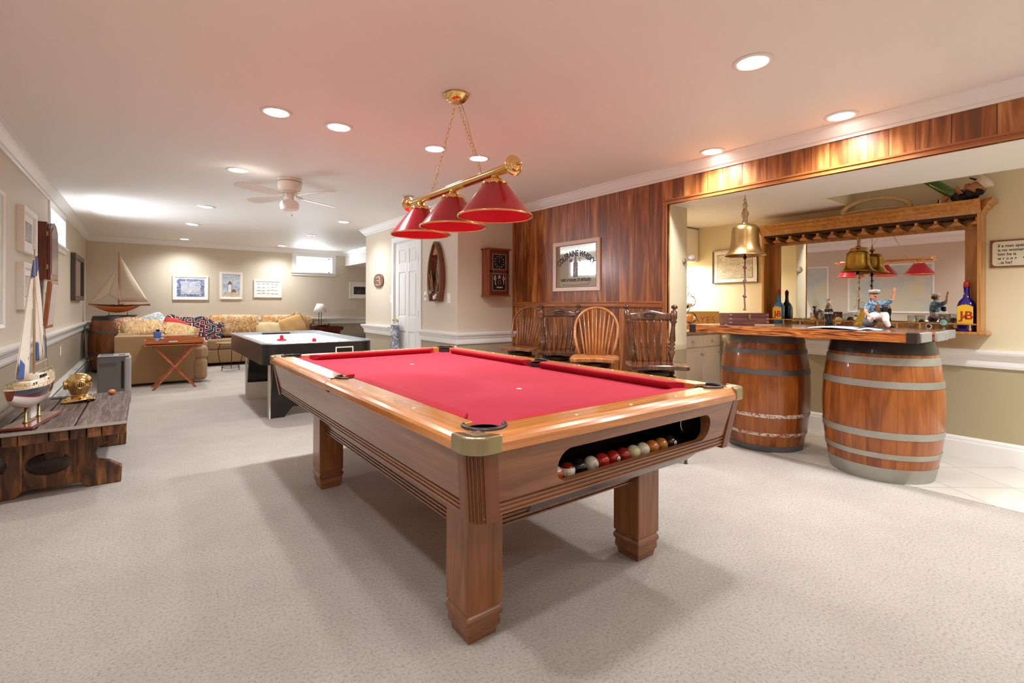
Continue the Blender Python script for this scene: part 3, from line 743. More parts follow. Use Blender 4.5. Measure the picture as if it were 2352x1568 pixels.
for y in (-.42, 0, .41):
    sh = None
    mb = MB(); mb.at((0, y, TZ-.0)); H0 = -.052
    mb.lathe([(.0, -.018), (.020, -.018), (.024, -.028), (.030, -.034), (.062, -.046), (.066, -.052), (.066, -.062), (.060, -.062), (.055, -.052), (0, -.045)], seg=32)
    for k in range(12):
        a = k*PI/6; mb.ball((.066*math.cos(a), .066*math.sin(a), -.064), .006, u=8, v=6)
    mb.make('shade_collar', M_brass, pl, split=45)
    mb = MB(); mb.at((0, y, TZ)); mb.lathe([(.060, -.058), (.188, -.222)], seg=48, cap=False)
    sh = mb.make('shade', M_shade, pl)
    mb = MB(); mb.at((0, y, TZ)); n = 144
    mb.surf(lambda u, v: ((.055+v*.128-(.0016 if int(u*n+.5) % 2 else 0))*math.cos(2*PI*u), (.055+v*.128-(.0016 if int(u*n+.5) % 2 else 0))*math.sin(2*PI*u), -.062-v*.158), n, 1, smooth=False, cu=True)
    mb.make('lining', M_shade_in, sh)
    mb = MB(); mb.at((0, y, TZ)); mb.tube(circ((0, 0, -.222), .188, 56), .0055, 8, closed=True); mb.make('rim', M_brass, sh)
    mb = MB(); mb.at((0, y, TZ)); mb.lathe([(0, -.05), (.014, -.05), (.016, -.085), (.03, -.11), (.034, -.13), (.024, -.155), (0, -.163)], seg=20); mb.make('bulb', mat('frosted_bulb', 'f4f0e8', .4), sh)
# ================================================================ left wall and lounge end
M_grey_wood = ramp_mat('weathered_oak', [(.3, '2b1d15'), (.47, '57433a'), (.56, '695650'), (.7, '84736c')], scale=(11, .8, 11), nscale=3, detail=9, dist=1.4, rough=.5, bump=.5)
M_old_wood = ramp_mat('aged_brown_oak', [(.3, '2a160b'), (.48, '5a3519'), (.58, '7c4e28'), (.72, 'a06e3e')], scale=(5, 5, .9), nscale=3.5, detail=8, dist=1.2, rough=.55, bump=.4)
bench = thing('coffee_table', 'low rustic coffee table of thick weathered planks on carved trestle ends', 'coffee table', (-.45, 4.67, 0))
edges = [-.355, -.225, -.075, .105, .36]
for i, (a, b) in enumerate(zip(edges, edges[1:])):
    mb = MB(); mb.box(a+.004, -.66, .352, b-.004, .70+.012*(i % 2), .415); mb.make('plank', M_grey_wood, bench, bev=.006)
cuts = [-.36, -.29, -.20, -.13, .0, .09, .17, .24, .362]
mb = MB()
for i, (a, b) in enumerate(zip(cuts, cuts[1:])): mb.box(a+.002, -.735+.006*(i % 3), .350, b-.002, -.664, .413)
mb.make('end_board', M_old_wood, bench, bev=.006)
MB().box(-.36, -.745, .4135, .365, -.655, .4175).make('edge_binding', mat('greyed_edge', '7b6f63', .6, var=.2, vscale=20), bench)
prof = [(-.33, 0), (-.17, 0), (-.13, .035), (.13, .035), (.17, 0), (.33, 0), (.335, .105), (.27, .15), (.215, .165), (.20, .20), (.215, .25), (.27, .275), (.30, .352), (-.30, .352), (-.27, .275), (-.215, .25), (-.20, .20), (-.215, .165), (-.27, .15), (-.335, .105)]
for y in (-.56, .50):
    mb = MB(); mb.at((0, y, 0), rx=90); mb.prism(prof, -.055, 0); t = mb.make('trestle', M_old_wood, bench)
    c = MB(); c.at((-.02, y+.1, .185), rx=90); c.prism([(.105*math.cos(R(a)), .068*math.sin(R(a))) for a in range(0, 360, 15)], -.2, .3); cut(t, c)
    q = t.modifiers.new('b', 'BEVEL'); q.width = .006; q.segments = 2; q.limit_method = 'ANGLE'; q.angle_limit = R(50)
    for x in (-.145, .10): MB().box(x, y-.012, .04, x+.012, y, .35).make('joint_batten', M_old_wood, t)
MB().box(-.04, -.5, .20, .04, .5, .30).make('stretcher', M_old_wood, bench, bev=.005)
for s in (-1, 1): MB().box(s*.29-.025, -.66, .27, s*.29+.025, .68, .352).make('side_rail', M_old_wood, bench, bev=.005)

# model motor sailer ---------------------------------------------------------
ship = thing('model_motor_sailer', 'model motor sailer with navy hull and tall white sails on the rustic coffee table', 'model ship', (-.565, 4.30, .418), -9)
M_mahog = wood('mahogany', '4f1f14', '6b2c1d', '843a26', 'y', .2, .6)
MB().box(-.075, -.25, 0, .075, .25, .02).make('stand_plate', M_mahog, ship, bev=.006)
for y in (-.11, .10): MB().lathe([(.014, .02), (.014, .026), (.008, .03), (.008, .13), (.0, .13)], (0, y, 0), 14).make('stand_post', M_brass2, ship)
def hull(y0, y1, beam, zk, sheer, pw=1.0):
    """returns fn(u across -1..1, t along) on the hull skin"""
    def f(u, t):
        y = y0+(y1-y0)*t; w = beam*(max(0, math.sin(PI*(.12+.88*t)**.9 if t < .0 else 0)) if 0 else (1-((2*t-.85)/1.15 if t > .425 else (.85-2*t)/.96)**2.2)) ; w = max(.0015, w)
        zt = sheer+.035*(2*t-.7)**2*(1 if t > .35 else .5); zb = zk+(.075 if t < .5 else .06)*max(0, (abs(2*t-1)-.35)/.65)**1.6
        a = abs(u); z = zb+(zt-zb)*(a**2.1); x = math.copysign(w*(a**.62), u)
        return (x, y, z)
    return f
hf = hull(-.33, .33, .088, .115, .240)
def band(f, a, b, name, m, par, n=24):
    mb = MB()
    mb.surf(lambda i, j: f(-(b-(b-a)*i), j), 6, n); mb.surf(lambda i, j: f(a+(b-a)*i, j), 6, n)
    return mb.make(name, m, par)
navy = mat('navy_gloss', '1c2238', .12, coat=.7)
h0 = band(hf, 0, .72, 'hull_bottom', mat('white_gloss', 'e9e4dc', .2, coat=.5), ship)
band(hf, .72, .78, 'boot_stripe', mat('red_gloss', 'a01c2c', .2, coat=.5), ship); band(hf, .78, 1.0, 'topsides', navy, ship)
mb = MB(); mb.surf(lambda i, j: tuple(a+b for a, b in zip(hf(2*i-1 if abs(2*i-1) == 1 else (1 if i > .5 else -1), j), (0, 0, 0))) if i in (0, 1) else (0, hf(1, j)[1], hf(1, j)[2]-.004), 2, 24); mb.make('deck', mat('pale_deck', 'd9c6a4', .5), ship)
mb = MB(); P = [hf(2*i/16-1, 0) for i in range(17)]; mb.add([(x*1.02, y-.004, z) for x, y, z in P]+[(x*1.02, y+.002, z) for x, y, z in P], [tuple(range(17)), tuple(reversed(range(17, 34)))]+[(i, (i+1) % 17, (i+1) % 17+17, i+17) for i in range(17)]); mb.make('transom', M_mahog, ship)
mb = MB(); mb.prism([(-.008, -.045), (.008, -.045), (.006, .045), (-.006, .045)], .03, .125); mb.make('keel', mat('white_gloss', 'e9e4dc'), ship, bev=.004)
cab = MB(); cab.box(-.04, -.16, .235, .04, .14, .275); cab.box(-.035, -.02, .275, .035, .10, .305); cab.make('cabin', mat('cabin_white', 'efe9dc', .35), ship, bev=.004)
mb = MB(); mb.box(-.043, -.01, .282, .043, .025, .298); mb.make('cabin_window', M_dark, ship); mb = MB(); mb.box(-.043, .04, .282, .043, .085, .298); mb.make('cabin_window', M_dark, ship); mb = MB()
for y in (-.13, -.09, .115): mb.box(-.042, y, .248, .042, y+.022, .264)
mb.make('porthole_row', M_dark, ship)
mb = MB()
for s in (-1, 1):
    pts = [(s*(hf(1, t/12)[0]-.003), hf(1, t/12)[1], hf(1, t/12)[2]+.022) for t in range(13)]
    mb.tube(pts, .0018, 5)
    for p in pts: mb.tube([(p[0], p[1], p[2]-.024), p], .0013, 5)
mb.make('deck_rail', mat('pale_timber', 'c9a878', .5), ship)
mb = MB(); mb.box(-.035, -.10, .277, .02, -.05, .285); mb.ball((.03, -.2, .262), .01); mb.ball((-.03, .17, .27), .011); mb.box(-.02, -.22, .255, .02, -.18, .27); mb.make('deck_gear', mat('pale_timber', 'c9a878'), ship)
mb = MB(); mb.tube([(0, .02, .24), (0, .02, 1.10)], [.007, .004], 8); mb.tube([(0, .025, .36), (0, .24, .375)], .004, 6); mb.make('mast', wood('spar', 'a9835a', 'c4a074', 'd8b98e', 'z'), ship)
M_sail = mat('sail_canvas', 'ece2d2', .8, sheen=.2); M_sailb = mat('sail_blue', '46609c', .7)
def sail(name, P, m, par, belly=.02, n=8, axis=0):
    """quad/triangle sail from four corner points, bellied sideways"""
    A, B, C_, D_ = [Vector(p) for p in P]
    def f(u, v):
        p = (A*(1-u)+B*u)*(1-v)+(D_*(1-u)+C_*u)*v; k = belly*math.sin(PI*u)*math.sin(PI*v); q = list(p); q[axis] += k; return q
    return MB().surf(f, n, n).make(name, m, par, solid=.0012)
sail('mainsail', [(0, .03, .38), (0, .225, .385), (0, .05, 1.06), (0, .03, 1.07)], M_sail, ship, .015)
sail('mainsail_patch', [(.006, .031, .385), (.009, .075, .386), (.012, .055, .50), (.006, .031, .51)], M_sailb, ship, .004)
sail('sail_leech_stripe', [(.012, .20, .386), (.004, .226, .386), (.004, .17, .62), (.013, .16, .60)], M_sailb, ship, .002)
sail('sail_head_patch', [(.005, .03, .93), (.004, .083, .93), (.002, .06, 1.05), (.004, .03, 1.06)], M_sailb, ship, .003)
sail('genoa', [(-.01, -.24, .30), (-.01, -.03, .28), (0, .012, 1.04), (0, .004, 1.05)], M_sail, ship, -.015)
sail('genoa_patch', [(.004, -.238, .302), (.004, -.15, .292), (.004, -.135, .38), (.004, -.20, .42)], M_sailb, ship, .003)
sail('sail_head_patch', [(.006, -.038, .92), (.006, .008, .92), (.004, .008, 1.03), (.004, -.012, 1.03)], M_sailb, ship, .001)
mb = MB(); text_into(mb, '9', .055, lambda x, z: (.026, .115+x, .79+z)); text_into(mb, '9', .035, lambda x, z: (.006, -.09+x, .40+z)); mb.make('sail_number', M_black, ship)
mb = MB()
for p, q in (((0, .02, 1.09), (0, .27, .29)), ((0, .02, 1.09), (0, -.26, .29)), ((0, .02, .9), (.06, .0, .26)), ((0, .02, .9), (-.06, 0, .26))): mb.tube([p, q], .0011, 5)
mb.tube([(.03, .05, .62), (.034, .07, .6), (.03, .10, .55), (.034, .11, .52), (.03, .09, .51), (.03, .07, .55), (.028, .065, .42)], .002, 5)
mb.make('rigging', mat('rope_tan', 'b89b78', .8), ship)

# diving helmet --------------------------------------------------------------
hel = thing('diving_helmet', 'small polished brass diving helmet on the rustic coffee table', 'diving helmet', (-.40, 5.0, .4165), -150)
mb = MB(); mb.lathe([(.054, .035), (.057, .052), (.050, .056), (.050, .068), (.055, .072), (.055, .080), (.064, .094), (.074, .115), (.079, .142), (.075, .170), (.060, .197), (.036, .213), (.012, .219), (0, .220)], seg=36)
mb.make('dome', M_brass, hel, split=60)
mb = MB(); mb.surf(lambda u, v: ((.052+.045*v)*math.cos(2*PI*u)*(1+.10*v), (.052+.034*v)*math.sin(2*PI*u), .046-.034*v**1.2-.008*v*math.cos(4*PI*u)), 40, 6, cu=True); mb.make('breastplate', M_brass, hel, solid=.004)
def porthole(mb, a, z, r=.026, d=.073):
    c, s = math.cos(R(a)), math.sin(R(a)); C0 = Vector((c*d, s*d, z)); n = Vector((c, s, 0)); u = Vector((-s, c, 0)); w = Vector((0, 0, 1))
    mb.tube([C0+n*.012+(u*math.cos(k*PI/12)+w*math.sin(k*PI/12))*r for k in range(24)], .006, 8, closed=True)
    mb.tube([C0+n*.004+(u*math.cos(k*PI/12)+w*math.sin(k*PI/12))*r for k in range(24)], .009, 8, closed=True)
    for k in (-.012, 0, .012):
        h = math.sqrt(r*r-k*k); mb.tube([C0+n*.013+u*k-w*h, C0+n*.013+u*k+w*h], .0018, 5); mb.tube([C0+n*.013+w*k-u*h, C0+n*.013+w*k+u*h], .0018, 5)
for a, z, r in ((-20, .135, .028), (70, .135, .024), (-110, .135, .024), (-20, .19, .016)):
    mb = MB(); porthole(mb, a, z, r, .073 if z < .18 else .04); mb.make('porthole', M_brass, hel)
    c, s = math.cos(R(a)), math.sin(R(a)); mb = MB(); d = .075 if z < .18 else .042; mb.at((c*d, s*d, z), rz=a); mb.at((c*d, s*d, z), ry=90, rz=a) if 0 else None
    mb.M = Matrix.Translation((c*d, s*d, z)) @ Matrix.Rotation(R(a), 4, 'Z') @ Matrix.Rotation(R(90), 4, 'Y'); mb.cyl((0, 0, 0), r-.003, .006, 20); mb.make('port_glass', mat('dark_glass', '2a2218', .1), hel)
for a in range(0, 360, 60):
    c, s = math.cos(R(a)), math.sin(R(a)); MB().lathe([(.006, 0), (.006, .006), (.003, .012), (0, .012)], (c*.086, s*.076, .022), 10).make('bolt', M_brass, hel)
egg = MB().ball((0, 0, .021), .021, (1.35, 1, 1), 20, 12).make('stone_egg', mat('orange_stone', 'd98448', .3, var=.2, vscale=40), loc=(-.215, 5.24, .416), rz=30, label='small orange stone egg on the far right end of the rustic coffee table', category='ornament')
MB().prism([(-.10, -.02), (.07, -.05), (.12, .02), (.05, .05), (-.08, .035)], 0, .003).make('leather_strap', mat('dark_leather', '3a2c22', .6), loc=(-.50, 5.27, .4165), rz=20, label='dark flat scrap of leather on the coffee table behind the diving helmet', category='ornament')

# pictures ---------------------------------------------------------------------
M_frame_w = mat('whitewashed_frame', 'f0ebe4', .5, var=.05, vscale=30)
M_matb = mat('picture_mat', 'f2efe8', .8)
def picture(name, label, w, h, loc, rz, art, fw=.05, fd=.025, frame=M_frame_w, matw=.0, inner=None, group=None, cat='picture', glass=.0):
    o = thing(name, label, cat, loc, rz, group)
    mb = MB(); P = [(0, 0), (0, -fd), (fw*.2, -fd-.004), (fw*.8, -fd+.002), (fw, -fd*.6), (fw, 0)]
    x, z = w/2, h/2; vs = []
    for sx, sz in ((-1, -1), (1, -1), (1, 1), (-1, 1)): vs += [(sx*(x-d), y, sz*(z-d)) for d, y in P]
    n = len(P); mb.add(vs, [(k*n+i, k*n+(i+1) % n, ((k+1) % 4)*n+(i+1) % n, ((k+1) % 4)*n+i) for k in range(4) for i in range(n)])
    mb.make('frame', frame, o)
    x, z = x-fw+.002, z-fw+.002
    if matw:
        MB().box(-x, -fd*.5, -z, x, -.001, z).make('mat_board', M_matb, o)
        MB().box(-x+matw-.004, -fd*.5-.0012, -z+matw-.004, x-matw+.004, -fd*.5, z-matw+.004).make('mat_edge', inner or mat('brown_line', '6b4a38', .6), o)
        MB().box(-x+matw, -fd*.5-.002, -z+matw, x-matw, -fd*.5-.001, z-matw).make('print', art, o)
    else: MB().box(-x, -fd*.5, -z, x, -.001, z).make('print', art, o)
    return o
cloud = ramp_mat('print_hazy_sea', [(.3, '9a9cb4'), (.5, 'bdbfc9'), (.7, 'd9d8d6')], scale=(2, 2, 5), nscale=2.5, rough=.6)
p = picture('framed_print', 'white-framed sea print with patterned blue side borders, leftmost of three over the sofa', .585, .475, (.72, YB, 1.475), 0, M_matb, .042)
MB().box(-.225, -.016, -.17, .225, -.013, .17).make('blue_border', ramp_mat('blue_shell_border', [(.35, '5b6590'), (.5, '8c93b4'), (.6, 'd8d8de')], nscale=22, detail=6, rough=.6, interp='CONSTANT'), p)
MB().box(-.16, -.018, -.125, .16, -.016, .125).make('sea_view', cloud, p)
p = picture('framed_print', 'white-framed lighthouse watercolour, middle of three over the sofa', .40, .55, (1.41, YB, 1.53), 0, ramp_mat('print_sky_blue', [(.35, 'd8d6d0'), (.5, 'b4c4d0'), (.66, '7f9dbb')], scale=(2, 2, 3), nscale=4, rough=.6), .048)
mb = MB(); mb.box(-.15, -.016, -.225, .15, -.0135, -.13); mb.make('dunes', ramp_mat('print_sand', [(.4, 'c2b090'), (.6, 'dcd2c0')], nscale=15, rough=.7), p)
mb = MB(); mb.at((-.025, -.017, 0), rx=90); mb.prism([(-.03, -.13), (.03, -.13), (.02, .03), (-.02, .03)], 0, .002); mb.make('lighthouse', mat('print_white', 'efeae2', .7), p)
mb = MB(); mb.at((-.025, -.018, 0), rx=90); mb.prism([(-.045, .03), (.045, .03), (.035, .045), (-.035, .045)], 0, .002); mb.prism([(-.022, .045), (.022, .045), (.022, .075), (0, .10), (-.022, .075)], 0, .002); mb.make('lantern_roof', mat('print_red', '9c5a48', .7), p); mb = MB(); mb.at((-.025, -.018, 0), rx=90); mb.prism([(.02, -.12), (.12, -.12), (.10, -.075), (.05, -.065)], 0, .002); mb.make('red_roof', mat('print_red', '9c5a48', .7), p)
p = picture('framed_print', 'white-framed page of small fish sketches, rightmost of three over the sofa', .535, .375, (2.095, YB, 1.485), 0, mat('print_paper', 'e6e2da', .7), .042)
mb = MB(); mb.at((0, -.0145, 0), rx=90); rnd = random.Random(3)
for i in range(5):
    for j in range(4):
        cx, cz, a, b = -.17+i*.085+rnd.uniform(-.01, .01), .10-j*.066+rnd.uniform(-.008, .008), rnd.uniform(.018, .034), rnd.uniform(.005, .010)
        mb.prism([(cx+a*math.cos(R(t)), cz+b*math.sin(R(t))) for t in range(0, 360, 40)]+[(cx+a*1.3, cz-b), (cx+a*1.3, cz+b)][:0], 0, .0012)
        mb.prism([(cx-a, cz), (cx-a*1.35, cz+b), (cx-a*1.35, cz-b)], 0, .0012)
mb.make('fish_sketches', mat('print_grey', 'a3a29e', .7), p)
p = picture('framed_print', 'white-framed dark sunset photograph on the far wall beside the closet corner', .48, .385, (4.07, YB, 1.49), 0, M_matb, .045, inner=mat('brown_line', '6b4a38', .6))
MB().box(-.14, -.017, -.09, .14, -.0135, .09).make('sunset', ramp_mat('print_dusk', [(.4, '1a1c2c'), (.55, '3c3a44'), (.66, 'a8683a')], scale=(2, 2, 8), nscale=3, rough=.5), p)
picture('framed_photo', 'pale-framed grey photograph high on the left wall above the model ship', .60, .375, (XL, 5.86, 1.785), 90, ramp_mat('print_grey_photo', [(.4, '8f8d8c'), (.6, 'b5b2ae')], scale=(1, 1, 4), nscale=4, rough=.5), .05, .045, matw=.06)
picture('framed_photo', 'pale-framed picture on the left wall behind the tall model sails', .60, .39, (XL, 5.86, 1.315), 90, ramp_mat('print_grey_photo2', [(.4, 'b9b4aa'), (.6, 'd6d2ca')], scale=(1, 1, 4), nscale=4, rough=.5), .05, .045, matw=.06)
M_chart = ramp_mat('nautical_chart', [(.36, 'b4c4c4'), (.5, 'c6ccc2'), (.56, 'd0cfb6'), (.64, 'd8ccaa')], nscale=2.2, detail=9, dist=.6, rough=.4)
picture('nautical_chart', 'white-framed nautical chart on the left wall nearest the windows, seen in the bar mirror', 1.08, .98, (XL, 4.495, 1.48), 90, M_chart, .03, .02, cat='chart')
picture('nautical_chart', 'wide white-framed nautical chart seen behind the red lamps in the bar mirror', 1.30, .90, (XL, 2.97, 1.50), 90, M_chart, .03, .02, cat='chart')
# dark framed mirror on the left wall
dm = thing('wall_mirror', 'dark-framed rectangular mirror on the left wall beyond the small window', 'mirror', (XL, 9.78, 1.545), 90)
mb = MB(); w, h, f, d = .62, .335, .07, .055
for b in ((-w, -h, w, -h+f), (-w, h-f, w, h), (-w, -h+f, -w+f, h-f), (w-f, -h+f, w, h-f)): mb.box(b[0], -d, b[1], b[2], 0, b[3])
mb.make('frame', mat('dark_walnut_frame', '4a3a30', .4, coat=.2), dm, bev=.006); MB().box(-w+f, -d*.6, -h+f, w-f, -.005, h-f).make('glass', M_mirror, dm)
# mahogany wall cabinet with doors swung open
M_mahog_z = wood('mahogany_upright', '4a1c10', '672a18', '7d3a22', 'z', .25, .4)
wc = thing('wall_cabinet', 'mahogany wall cabinet with arched door swung open and lower flap hanging', 'cabinet', (XL, 6.43, 0))
MB().box(0, 0, 1.40, .078, .50, 1.955).make('body', M_mahog_z, wc, bev=.003)
mb = MB(); P = [(0, 0), (.52, 0), (.52, .50), (.40, .56), (.26, .585), (.12, .56), (0, .50)]
def leaf(mbv, P, x0, x1, y0, z0): mbv.add([(x, y0+a, z0+b) for x in (x0, x1) for a, b in P], [tuple(range(len(P))), tuple(reversed(range(len(P), 2*len(P))))]+[(i, (i+1) % len(P), (i+1) % len(P)+len(P), i+len(P)) for i in range(len(P))]); return mbv
dr = leaf(mb, P, .080, .104, 0, 1.395).make('door', mat('mahogany_red', '6e2620', .22, coat=.5), wc, bev=.003)
leaf(MB(), [(.05, .06), (.47, .06), (.47, .47), (.38, .52), (.26, .54), (.14, .52), (.05, .47)], .1045, .108, 0, 1.395).make('door_panel', mat('mauve_glass', '9c8a98', .08, coat=.6), dr)
for z in (1.50, 1.82): MB().box(.074, -.006, z, .088, .03, z+.045).make('hinge', M_brass2, dr)
mb = MB(); mb.add([(.082, 0, 1.385), (.112, 0, 1.385), (.112, .47, 1.385), (.082, .47, 1.385), (.045, 0, .925), (.075, 0, .925), (.075, .44, .925), (.045, .44, .925)], [(0, 1, 2, 3), (4, 7, 6, 5), (0, 4, 5, 1), (1, 5, 6, 2), (2, 6, 7, 3), (3, 7, 4, 0)])
fl = mb.make('flap', wood('cherry', '9a5028', 'b46a3a', 'c98450', 'z', .3, .3), wc, bev=.003)
mb = MB(); mb.add([(.1135, .035, 1.36), (.1135, .43, 1.36), (.0795, .405, .955), (.0795, .035, .955)], [(0, 1, 2, 3)]); mb.make('flap_panel', mat('pink_beige', 'd2bcb4', .5), fl, solid=.002)

# barrel ---------------------------------------------------------------------------
def barrel_mat(name, cols, n=26):
    m, nt, b = _new(name); N, L = nt.nodes, nt.links
    tc = N.new('ShaderNodeTexCoord'); sp = N.new('ShaderNodeSeparateXYZ'); L.new(tc.outputs['Object'], sp.inputs[0])
    an = math_node(nt, 'ARCTAN2', sp.outputs[1], sp.outputs[0]); t = math_node(nt, 'MULTIPLY', math_node(nt, 'ADD', an, PI+.1), n/(2*PI))
    idx = math_node(nt, 'FLOOR', t); fr = math_node(nt, 'FRACT', t); wn = N.new('ShaderNodeTexWhiteNoise'); wn.noise_dimensions = '1D'; L.new(idx, wn.inputs['W'])
    cb = N.new('ShaderNodeCombineXYZ'); L.new(math_node(nt, 'MULTIPLY', t, 1.1), cb.inputs[0]); L.new(math_node(nt, 'MULTIPLY', sp.outputs[2], 2.2), cb.inputs[2]); L.new(math_node(nt, 'MULTIPLY', wn.outputs[0], 20), cb.inputs[1])
    nz = N.new('ShaderNodeTexNoise'); nz.inputs['Scale'].default_value = 1.2; nz.inputs['Detail'].default_value = 8; nz.inputs['Distortion'].default_value = .8; L.new(cb.outputs[0], nz.inputs['Vector'])
    fac = math_node(nt, 'ADD', nz.outputs[0], math_node(nt, 'MULTIPLY', math_node(nt, 'SUBTRACT', wn.outputs[0], .5), .2))
    rp = N.new('ShaderNodeValToRGB'); e = rp.color_ramp.elements; e[0].position = .25; e[0].color = (*lin(cols[0]), 1); e[1].position = .75; e[1].color = (*lin(cols[2]), 1); q = e.new(.48); q.color = (*lin(cols[1]), 1)
    L.new(fac, rp.inputs[0]); seam = math_node(nt, 'LESS_THAN', fr, .018)
    mx = N.new('ShaderNodeMix'); mx.data_type = 'RGBA'; L.new(seam, mx.inputs[0]); L.new(rp.outputs[0], mx.inputs[6]); mx.inputs[7].default_value = (*lin('4a2210'), 1); L.new(mx.outputs[2], b.inputs['Base Color'])
    b.inputs['Roughness'].default_value = .28; b.inputs['Coat Weight'].default_value = .35
    bp = N.new('ShaderNodeBump'); bp.invert = True; bp.inputs['Strength'].default_value = .4; bp.inputs['Distance'].default_value = .002; L.new(seam, bp.inputs['Height']); L.new(bp.outputs[0], b.inputs['Normal'])
    return m
M_barrel = barrel_mat('barrel_oak', ('6e3412', '94501c', 'b0682c')); M_barrel_d = barrel_mat('barrel_oak_dark', ('6a3414', '8c4c20', 'a4622e'))
M_galv = mat('galvanised_hoop', 'a7a69c', .4, metal=.6, var=.18, vscale=14); M_hoop = mat('grey_hoop', '6f7172', .4, metal=.6, var=.2, vscale=14)
M_hoopb = mat('black_hoop', '1f1e1e', .3, coat=.3); M_worn = ramp_mat('flaking_hoop', [(.42, '9c5a34'), (.5, 'c9b6a8'), (.6, 'd8cfc8')], nscale=26, rough=.6)
def barrel(label, loc, h, re, rb, hoops, m=M_barrel, rz=0):
    o = thing('wine_barrel', label, 'barrel', loc, rz)
    rad = lambda z: re+(rb-re)*(1-((2*z/h-1)**2))**1.0 if 0 < z < h else re
    n = 24; prof = [(re-.02, .015), (re-.02, 0), (re, 0)]+[(rad(h*i/n), h*i/n) for i in range(1, n)]+[(re, h), (re-.02, h), (re-.02, h-.02), (0, h-.02)]
    MB().lathe([(0, .015)]+prof, seg=72).make('staves', m, o, split=50)
    for z0, z1, mm in hoops:
        k = 4; pr = [(rad(z0+(z1-z0)*i/k)+.0035, z0+(z1-z0)*i/k) for i in range(k+1)]
        MB().lathe([(pr[0][0]-.006, z0)]+pr+[(pr[-1][0]-.006, z1)], seg=72, cap=False).make('hoop', mm, o, split=40)
    return o
barrel('old oak barrel with black top hoop in the far left corner under the wooden sailboat', (-.42, 10.92, 0), .95, .29, .35, [(.88, .95, M_hoopb), (.66, .70, M_hoop), (.30, .335, M_hoop), (.0, .04, M_hoopb)], M_barrel_d)
# sailboat model on the barrel
sb = thing('model_sailboat', 'wooden pond yacht model with cream sails standing on the corner barrel', 'model ship', (-.36, 10.92, .95))
def hull2(u, t):
    x = -.40+.84*t; w = max(.002, .085*(1-abs((2*t-1.0))**2.4)); zt = .19+.02*(2*t-1)**2; zb = .19-.135*max(0.02, math.sin(PI*min(1, max(0, (t-.05)/.80))**1.0))**.8 if t < .85 else .175
    a = abs(u); return (x, math.copysign(w*a**.6, u), zb+(zt-zb)*a**1.6)
M_hullw = wood('varnished_hull', 'a8562a', 'c8713a', 'd88a50', 'x', .2, .5)
def band2(a, b, name, m):
    mb = MB(); mb.surf(lambda i, j: hull2(-(b-(b-a)*i), j), 5, 28); mb.surf(lambda i, j: hull2(a+(b-a)*i, j), 5, 28); mb.make(name, m, sb)
band2(0, .86, 'hull', M_hullw); band2(.86, 1, 'gunwale', mat('dark_gunwale', '33262a', .3))
mb = MB(); mb.surf(lambda i, j: (hull2(1, j)[0], hull2(1, j)[1]*(2*i-1), hull2(1, j)[2]-.003), 2, 28); mb.make('deck', wood('deck_planks', '7c4a2a', '9a6238', 'b07a4a', 'x'), sb)
mb = MB(); mb.box(.0, -.02, .185, .07, .02, .21); mb.box(-.12, -.02, .185, -.05, .02, .2); mb.box(.14, -.025, .185, .2, .025, .198); mb.make('hatches', M_hullw, sb, bev=.002)
MB().box(-.16, -.05, 0, .26, .05, .012).tube([(-.13, 0, .01), (-.13, 0, .13)], .004, 6).tube([(.12, 0, .01), (.12, 0, .07)], .004, 6).make('stand', M_dark, sb)
mb = MB(); mb.tube([(.0, 0, .19), (.0, 0, 1.10)], [.011, .006], 10); mb.tube([(.01, 0, .255), (.40, 0, .25)], .007, 8); mb.make('mast', wood('spar_orange', 'a8663a', 'c07c48', 'd0925e', 'z'), sb)
M_cream = mat('cream_sail', 'e6d6c0', .8, sheen=.2)
sail('mainsail', [(.015, 0, .265), (.41, -.01, .255), (.012, 0, 1.06), (.01, 0, 1.06)], M_cream, sb, -.03, 12, 1)
sail('staysail', [(-.02, 0, .80), (-.13, 0, .36), (.04, 0, .22), (.015, 0, .40)], M_cream, sb, -.02, 12, 1)
sail('jib', [(-.015, 0, .84), (-.37, 0, .23), (-.36, 0, .225), (-.15, 0, .34)], M_cream, sb, -.02, 12, 1)
mb = MB()
for p, q in (((0, 0, .86), (-.39, 0, .21)), ((0, 0, 1.09), (.42, 0, .22)), ((0, 0, .9), (0, .07, .2)), ((0, 0, .9), (0, -.07, .2))): mb.tube([p, q], .0016, 5)
mb.make('rigging', mat('rope_tan', 'b89b78'), sb)
# dehumidifier
dh = thing('dehumidifier', 'grey plastic dehumidifier standing on the carpet in front of the sofa end', 'dehumidifier', (-.29, 7.42, 0))
M_dh = mat('grey_plastic', '6a6663', .4); M_dh2 = mat('light_grey_plastic', 'a3a1a0', .35)
MB().box(-.14, -.15, .01, .14, .13, .55).make('body', M_dh, dh, bev=.012); MB().box(.105, -.16, .0, .165, .145, .545).make('front_panel', M_dh2, dh, bev=.02, bseg=4)
MB().box(-.14, -.155, .551, .15, .14, .565).make('top_cover', M_dh2, dh, bev=.006); MB().box(-.12, -.12, .565, .0, .10, .569).make('top_grille', M_dh, dh); MB().box(.05, -.13, .5655, .11, -.05, .571).make('control_panel', M_steel, dh)
MB().box(.075, -.1525, .18, .10, -.149, .50).make('water_window', M_black, dh); MB().box(-.125, -.1525, .44, .03, -.149, .485).make('hand_grip', mat('grip_grey', '575350', .5), dh)
MB().ball((.03, -.152, .09), .007).make('drain_cap', M_dh2, dh)

